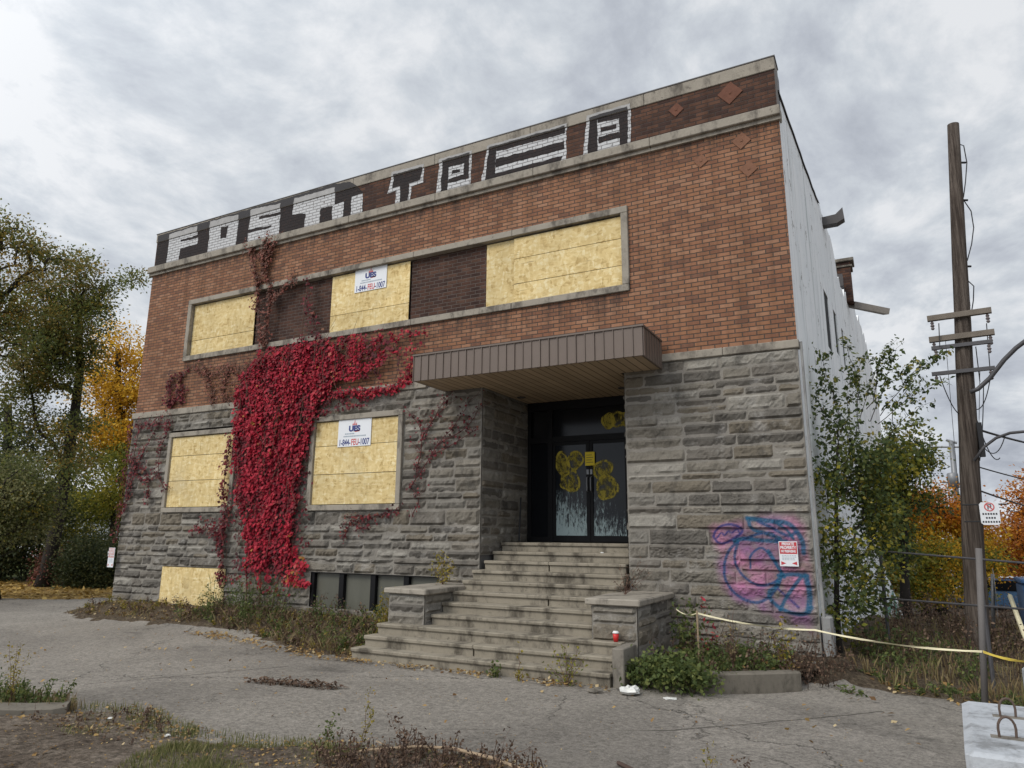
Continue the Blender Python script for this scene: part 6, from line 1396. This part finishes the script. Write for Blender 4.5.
for i in range(14): a = cc[i % 4]; mb.tube([(a[0], a[1], -0.28), (a[0] + rng.uniform(-.15, .15), a[1] + rng.uniform(-.1, .1), -0.1)], 0.004, 4)
mb.build('stalk', 'vine_stem', gc)

# ------------------------------------------------------------------ utility pole, wires, posts, fence
PB = Vector((18.55, 1.91, -0.3)); PT = Vector((19.17, 1.85, 8.82))
def pp(z, o=0.0): return PB + (PT - PB) * ((z - PB.z) / (PT.z - PB.z)) + CR * o
pole = thing('utility_pole', 'tall weathered wooden utility pole with crossarms behind the caution tape', 'utility pole', PB)
mb = MB(); zz = np.linspace(PB.z, PT.z, 16); mb.tube([pp(z) + Vector((0.012 * mn.noise((z, 0, 0)), 0, 0)) for z in zz], [0.172 - 0.08 * i / 15 for i in range(16)], 14)
mb.build('pole_shaft', 'wood_pole', pole, True)
arms = ((5.32, 0.455, 0.045, 'wood_arm', 0.0), (4.95, 0.46, 0.045, 'wood_arm', 0.02), (4.80, 0.43, 0.03, 'lamp_arm_metal', 0.02), (4.36, 0.44, 0.03, 'lamp_arm_metal', 0.02))
AD = Vector((0.95, -0.10, 0)).normalized()
for z, hw, hh, mt, o in arms:
    c = pp(z) - Vector((CF.x, CF.y, 0)) * 0.17 + AD * (o - 0.14); nrm = Vector((-AD.y, AD.x, 0)); P = []
    for s in (-1, 1):
        for (a, b) in ((-hh, -hh), (hh, -hh), (hh, hh), (-hh, hh)): P.append(c + AD * (s * hw) + nrm * a + Vector((0, 0, b)))
    mb = MB(); mb.add(P, [(0, 1, 2, 3), (7, 6, 5, 4), (0, 4, 5, 1), (1, 5, 6, 2), (2, 6, 7, 3), (3, 7, 4, 0)]); fixn(mb.build('crossarm', mt, pole))
    for s in (-0.86, 0.86):
        p = c + AD * (s * hw); mb = MB(); mb.lathe((p.x, p.y, p.z - hh - 0.16), [(0.012, 0.0), (0.03, 0.02), (0.018, 0.05), (0.034, 0.07), (0.018, 0.10), (0.03, 0.12), (0.01, 0.155)], 8); mb.build('insulator', 'porcelain', pole)
def hang(mb, a, b, sag, r=0.008, n=10):
    a = Vector(a); b = Vector(b); mb.tube([a + (b - a) * i / n - Vector((0, 0, sag * 4 * (i / n) * (1 - i / n))) for i in range(n + 1)], r, 5)
for a_, b_, sg_, r_1 in ((pp(5.2, 0.4), pp(4.3, 0.42), -0.02, 0.008), (pp(4.8, 0.2), pp(4.2, 0.24), 0.0, 0.008), (pp(4.3, 0.42), pp(3.75, 0.12), 0.18, 0.008), (pp(4.3, -0.42), pp(3.65, -0.1), 0.14, 0.008), (pp(5.2, -0.4), pp(4.8, -0.4), 0, 0.008), (pp(5.9, 0.12), pp(5.5, 0.14), -0.06, 0.008), (pp(4.2, 0.3), pp(2.9, 0.17), 0.1, 0.008), (pp(3.6, 0.15), pp(2.95, 0.5), 0.25, 0.008), (pp(3.3, 0.6), pp(3.3, 0.14), 0.28, 0.008), (pp(4.9, -0.3), pp(2.5, -0.2), 0, 0.004), (pp(4.4, 0.25), pp(2.2, 0.1), 0, 0.005)):
    mb = MB(); hang(mb, a_, b_, sg_, r_1); mb.build('pole_cable', 'wire_black', pole)
for L in (((8.45, .09), (8.42, .17), (8.1, .21), (7.75, .17), (7.45, .12)), ((7.42, .11), (7.2, .24), (6.9, .27), (6.6, .22), (6.3, .13)), ((5.95, .12), (5.85, .22), (5.6, .2), (5.4, .16))): MB().tube([pp(z, o) for z, o in L], 0.009, 5).build('pole_cable', 'wire_black', pole)
for z in (8.1, 7.4, 6.2, 3.4): mb = MB(); mb.tube([pp(z, 0.06), pp(z, 0.19)], 0.018, 6); mb.build('bolt', 'wire_black', pole)
MB().box(pp(3.2).x + 0.13, pp(3.2).x + 0.2, 1.75, 1.85, 2.95, 3.5).build('cable_box', 'wire_black', pole)
def lamp_arm(pts, rad, label):
    t = thing('street_lamp_arm', label, 'lamp arm', pts[0]); MB().tube(pts, rad, 8).build('arm_tube', 'lamp_arm_metal', t, True); e = pts[-1]
    mb = MB(); mb.tube([e, e + Vector((0.18, -0.12, 0.0)), e + Vector((0.5, -0.3, -0.02)), e + Vector((0.62, -0.37, -0.01))], [0.05, 0.1, 0.11, 0.04], 10); mb.build('lamp_head', 'galvanised', t, True)
lamp_arm([at(970, 392, 13.3), at(978, 389, 13.3), at(990, 378, 13.3), at(1004, 360, 13.2), at(1016, 348, 13.2), at(1032, 336, 13.1), at(1056, 325, 13.0)], 0.035, 'straight dark lamp arm rising to the right from the wooden pole')
lamp_arm([at(974, 461, 13.3), at(984, 447, 13.3), at(996, 438, 13.3), at(1010, 433, 13.2), at(1030, 431, 13.1), at(1056, 432, 13.0)], 0.022, 'curved lower arm bending right from the wooden pole')
def wire(label, a, b, sag, r):
    mb = MB(); hang(mb, a, b, sag, r, 16); return tag(mb.build('overhead_wire', 'wire_black', origin=a), label, 'wire', 'overhead wires right of the pole')
wire('thick bundled wire leaving the pole just under the curved arm', pp(3.42, 0.14), at(1110, 450, 24), 0.15, 0.02)
wire('overhead wire leaving the pole above the parking sign', pp(2.80, 0.15), at(1110, 492, 26), 0.1, 0.012)
wire('lowest overhead wire reaching to the orange maple', pp(2.42, 0.15), at(1100, 522, 30), 0.1, 0.015)
wire('thin wire crossing left behind the pole to the green tree', at(926, 486, 30), at(1100, 530, 32), 0.1, 0.012)
fp = at(955, 520, 42); fp.z = -1.3
far = thing('utility_pole', 'slim distant pole with short crossarms seen left of the wooden pole', 'utility pole', fp)
MB().tube([fp, at(957, 500, 42), at(951, 441, 42)], [0.16, 0.13, 0.11], 8).build('pole_shaft', 'galvanised', far, True)
for (a, b, r_1) in (((928, 447), (962, 447), 0.05), ((940, 482), (966, 484), 0.05), ((946, 440), (957, 443), 0.07)): MB().tube([at(a[0], a[1], 42), at(b[0], b[1], 42)], r_1, 6).build('crossarm', 'galvanised', far)
mb = MB(); c = at(954, 488, 41.8); mb.lathe(tuple(c), [(0.25, 0), (0.25, 0.7), (0.2, 0.75)], 10); mb.build('transformer', 'galvanised', far, True)
# galvanised post and parking sign
gp = Vector((18.32, -1.33, -0.3)); gt = Vector((18.34, -0.85, 1.55)); gt = Vector((18.47, -1.23, 1.55))
t = thing('metal_post', 'thin galvanised post in front of the wooden pole holding the tape', 'post', gp); MB().tube([gp, gt], 0.036, 8).build('post_tube', 'weathered_post', t, True)
ps = thing('parking_sign', 'white no parking sign on the right side of the wooden pole', 'sign', at(987, 513, 13.2))
ex = Vector((AD.x, AD.y, 0)); nz_ = Vector((CF.x, CF.y, 0)).normalized(); c = at(990, 513.5, 13.25)
def plate(mb, c, hw, hh, th, cut=0.03):
    P = [(-hw + cut, -hh), (hw - cut, -hh), (hw, -hh + cut), (hw, hh - cut), (hw - cut, hh), (-hw + cut, hh), (-hw, hh - cut), (-hw, -hh + cut)]
    mb.prism(P, 0, th, lambda u, v, d: c + ex * u + Vector((0, 0, v)) + nz_ * d); return mb
fixn(plate(MB(), c, 0.125, 0.172, 0.008).build('sign_panel', 'sign_white', ps))
mb = MB(); n = 20
for k in range(n):
    a0, a1 = 2 * math.pi * k / n, 2 * math.pi * (k + 1) / n
    mb.add([c - nz_ * 0.003 + ex * (r1_ * math.cos(q)) + Vector((0, 0, 0.10 + r1_ * math.sin(q))) for r1_, q in ((0.068, a0), (0.068, a1), (0.052, a1), (0.052, a0))], [(0, 1, 2, 3)])
q = Vector((0, 0, 0.10)); mb.add([c - nz_ * 0.006 + q + ex * u + Vector((0, 0, v)) for u, v in ((-0.045, 0.035), (-0.035, 0.045), (0.045, -0.035), (0.035, -0.045))], [(0, 1, 2, 3)])
fixn(mb.build('prohibition_ring', 'ink_red', ps))
mb = MB()
for (u0, u1, v0, v1) in ((-0.025, -0.012, 0.06, 0.14), (-0.011, 0.025, 0.127, 0.14), (-0.011, 0.025, 0.095, 0.107), (0.014, 0.026, 0.108, 0.126)): mb.add([c - nz_ * 0.004 + ex * u + Vector((0, 0, v)) for u, v in ((u0, v0), (u1, v0), (u1, v1), (u0, v1))], [(0, 1, 2, 3)])
for row, (a, b) in enumerate(((-0.10, 0.09), (-0.06, 0.05), (-0.11, 0.11))):
    u = a
    while u < b: mb.add([c - nz_ * 0.003 + ex * uu + Vector((0, 0, -0.02 - 0.06 * row + vv)) for uu, vv in ((u, 0), (u + 0.022, 0), (u + 0.022, 0.028), (u, 0.028))], [(0, 1, 2, 3)]); u += 0.034
fixn(mb.build('sign_lettering', 'ink_black', ps))
mb = MB()
for dz_ in (-0.12, 0.14): mb.tube([c + ex * -0.32 + nz_ * 0.05 + Vector((0, 0, dz_)), c + ex * (0.26 if dz_ > 0 else 0.0) + nz_ * 0.015 + Vector((0, 0, dz_))], 0.012, 6)
mb.build('sign_bracket', 'wire_black', ps)
# stop sign seen from behind
sb = at(994, 640, 16); sb.z = gz(sb.x, sb.y)
t = thing('stop_sign', 'grey back of an octagonal road sign right of the wooden pole', 'sign', sb); top = at(993, 571, 16)
MB().tube([sb, at(992.5, 574, 16)], 0.03, 8).build('post_tube', 'galvanised', t, True)
c8 = at(993, 587, 15.95); ex8 = (CR * 0.55 + CF * 0.83); ex8.z = 0; ex8.normalize(); mb = MB()
mb.prism([(0.36 * math.cos(math.pi / 8 + k * math.pi / 4), 0.36 * math.sin(math.pi / 8 + k * math.pi / 4)) for k in range(8)], 0.03, 0.034, lambda u, v, d: c8 + ex8 * u + Vector((0, 0, v)) - Vector((-ex8.y, ex8.x, 0)) * d); fixn(mb.build('octagon_panel', 'galvanised', t))
mb = MB(); c9 = at(994.5, 606, 15.95); mb.prism([(-0.15, -0.2), (0.15, -0.2), (0.15, 0.2), (-0.15, 0.2)], 0.03, 0.034, lambda u, v, d: c9 + ex8 * u + Vector((0, 0, v)) - Vector((-ex8.y, ex8.x, 0)) * d); fixn(mb.build('lower_plate', 'galvanised', t))
# pipe fence
fa = at(880, 551, 13.0); fb = at(1060, 566, 10.6); fa2 = at(880, 598, 13.0); fb2 = at(1060, 612, 10.6)
fn = thing('pipe_fence', 'two rail pipe fence passing in front of the wooden pole', 'fence', (fa.x, fa.y, gz(fa.x, fa.y)))
for a, b in ((fa, fb), (fa2, fb2)): MB().tube([a, b], 0.014, 8).build('rail', 'lamp_arm_metal', fn)
for f in (0.0, 0.62, 0.99): p = fa + (fb - fa) * f; MB().tube([(p.x, p.y, gz(p.x, p.y) - 0.05), (p.x, p.y, p.z + 0.03)], 0.026, 8).build('fence_post', 'lamp_arm_metal', fn)
# leaning pale guard pole
mb = MB(); mb.tube([at(1010, 596, 14.5), at(1030, 650, 13.2)], 0.035, 8); tag(mb.build('leaning_guard', 'tape_pale', origin=at(1030, 650, 13.2)), 'pale leaning guard pole at the right edge of the photo', 'pole')

# caution tape
ct = thing('caution_tape', 'yellow caution tape strung low from the plinth shrub to the metal post and beyond', 'tape', (15.0, -0.9, 0.6))
def tape(pts, mat, hh=0.028):
    mb = MB(); P = [Vector(p) for p in pts]; vs = []; fs = []; n = 0
    for i in range(len(P) - 1):
        m_ = 10
        for k in range(m_):
            f = k / m_; p = P[i] + (P[i + 1] - P[i]) * f - Vector((0, 0, 0.05 * 4 * f * (1 - f))); tw_ = 0.9 * math.sin(i * 7 + k * 0.8); d = Vector((0.3 * math.sin(tw_), math.sin(tw_), math.cos(tw_))) * hh; vs += [p - d, p + d]
    vs += [P[-1] - Vector((0, 0, hh)), P[-1] + Vector((0, 0, hh))]
    for k in range(len(vs) // 2 - 1): fs.append((2 * k, 2 * k + 2, 2 * k + 3, 2 * k + 1))
    mb.add(vs, fs); return mb.build('tape_strip', mat, ct)
q0 = at(676, 609, 11.1); q1 = at(697, 613, 11.0); q2 = at(815, 630, 10.85); q3 = gp + (gt - gp) * 0.36 + Vector((0, -0.035, 0)); q4 = at(1060, 661, 8.6)
tape([q0, q1], 'tape_pale', 0.008); tape([q1, q2, q3], 'tape_pale', 0.013); tape([q3, q4], 'tape_yellow', 0.015)
mb = MB(); mb.tube([(q1.x, q1.y, -0.14), q1 + Vector((0, 0, 0.03))], 0.014, 6); mb.build('stake', 'dead_stick', ct)

# concrete blocks with lifting loops
def block(x0, x1, y0, y1, z0, z1, label, loops, rot=0.0):
    t = thing('concrete_block', label, 'concrete block', ((x0 + x1) / 2, (y0 + y1) / 2, z0), 'concrete barrier blocks')
    mb = MB(); mb.bevbox(x0, x1, y0, y1, z0, z1, 0.035, 0.012); mb.build('block_body', 'concrete_block', t)
    for (lx, ly, ang) in loops:
        c_ = Vector((lx, ly, z1)); d = Vector((math.cos(ang), math.sin(ang), 0))
        mb = MB(); mb.tube([c_ + d * (0.055 * math.cos(q) if abs(math.cos(q)) > 0 else 0) + Vector((0, 0, 0.06 + 0.075 * math.sin(q))) for q in np.linspace(math.pi, 0, 9)] + [c_ + d * 0.05 - Vector((0, 0, 0.03))], 0.0085, 7)
        mb.tube([c_ - d * 0.055 + Vector((0, 0, 0.06)), c_ - d * 0.05 - Vector((0, 0, 0.03))], 0.0085, 7); mb.build('lifting_loop', 'rusty_steel', t)
        mb = MB(); mb.box(lx - 0.10, lx + 0.12, ly - 0.045, ly + 0.045, z1 + 0.001, z1 + 0.004); mb.build('loop_recess', 'concrete_kerb', t)
    t.rotation_euler.z = rot; return t
block(17.9, 19.2, -6.02, -4.28, -0.3, 0.33, 'pale concrete barrier block with two rusty lifting loops in the lower right corner', [(18.19, -4.80, 0.35), (18.15, -5.50, 0.35)], -0.06)
block(18.63, 19.8, -3.1, -2.2, -0.3, 0.37, 'second pale concrete block standing behind at the right edge of the photo', [(19.1, -2.6, 0.2)], 0.0)

# vehicle and blue container at the right edge
cb = at(1010, 604, 38); cz = -1.42
car = thing('parked_car', 'blue and white vehicle parked beyond the fence at the far right', 'car', (cb.x, cb.y, cz)); cx, cy = cb.x, cb.y
prof = [(-2.0, 0.35), (2.0, 0.35), (2.05, 0.85), (1.2, 0.95), (0.75, 1.45), (-1.2, 1.5), (-1.9, 0.98), (-2.05, 0.8)]
mb = MB(); mb.prism(prof, -0.85, 0.85, lambda u, v, d: (cx + u, cy + d, cz + v)); fixn(mb.build('body', 'car_blue', car))
mb = MB(); mb.prism([(-1.05, 0.98), (0.95, 0.98), (0.68, 1.38), (-1.0, 1.42)], -0.875, 0.875, lambda u, v, d: (cx + u, cy + d, cz + v)); fixn(mb.build('side_glass', 'dark_glass', car))
MB().bevbox(cx - 1.15, cx + 0.7, cy - 0.8, cy + 0.8, cz + 1.505, cz + 1.53, 0.008).build('roof_panel', 'car_white', car)
for sx_ in (-1.25, 1.25):
    for sy_ in (-0.82, 0.82):
        mb = MB(); mb.tube([(cx + sx_, cy + sy_ - 0.1, cz + 0.33), (cx + sx_, cy + sy_ + 0.1, cz + 0.33)], 0.33, 16); wh = mb.build('wheel', 'rubber_black', car)
        mb = MB(); mb.tube([(cx + sx_, cy + sy_ - 0.115, cz + 0.33), (cx + sx_, cy + sy_ + 0.115, cz + 0.33)], 0.19, 12); mb.build('rim', 'galvanised', wh)
for sy_ in (-0.6, 0.6): MB().bevbox(cx + 2.0, cx + 2.07, cy + sy_ - 0.15, cy + sy_ + 0.15, cz + 0.65, cz + 0.78, 0.01).build('headlight', 'white_plastic', car)
bb = at(1022, 605, 14.2); bz = gz(bb.x, bb.y)
t = thing('blue_container', 'dark blue plastic toilet cabin cut by the right edge of the photo', 'cabin', (bb.x + 0.35, bb.y, bz))
MB().bevbox(bb.x, bb.x + 0.8, bb.y - 0.4, bb.y + 0.4, bz, 0.98, 0.03).build('cabin_body', 'blue_plastic', t)
MB().bevbox(bb.x - 0.02, bb.x + 0.82, bb.y - 0.42, bb.y + 0.42, 0.985, 1.06, 0.02).build('cabin_roof', 'blue_plastic', t)
MB().bevbox(bb.x + 0.1, bb.x + 0.7, bb.y - 0.425, bb.y - 0.405, bz + 0.1, 0.9, 0.005).build('cabin_door', 'blue_plastic', t)
# lamp post and small house far left
lp = at(107, 562, 41); lp.z = -0.28
t = thing('lamp_post', 'slim grey lamp post beside the golden tree at the left', 'lamp post', lp); lt = at(112, 515, 41)
MB().tube([lp, lt], [0.12, 0.08], 8).build('post_tube', 'galvanised', t, True)
mb = MB(); mb.lathe(tuple(lt), [(0.06, -0.05), (0.34, 0.08), (0.30, 0.16), (0.05, 0.26)], 12); mb.build('lamp_head', 'white_plastic', t, True)
hb = at(66, 556, 70); hz_ = -0.28
t = thing('small_house', 'pale bit of a house glimpsed between the trunks at the far left', 'house', (hb.x, hb.y, hz_))
MB().box(hb.x - 3, hb.x + 3, hb.y - 3, hb.y + 3, hz_, 2.6).build('wall', 'sign_white', t)
mb = MB(); mb.prism([(-3.4, 2.6), (3.4, 2.6), (0, 4.6)], -3.3, 3.3, lambda u, v, d: (hb.x + u, hb.y + d, v)); fixn(mb.build('roof', 'plaster_roof', t))
MB().box(hb.x - 0.6, hb.x + 0.6, hb.y - 3.03, hb.y - 3.001, 0.5, 1.7).build('window', 'dark_glass', t)
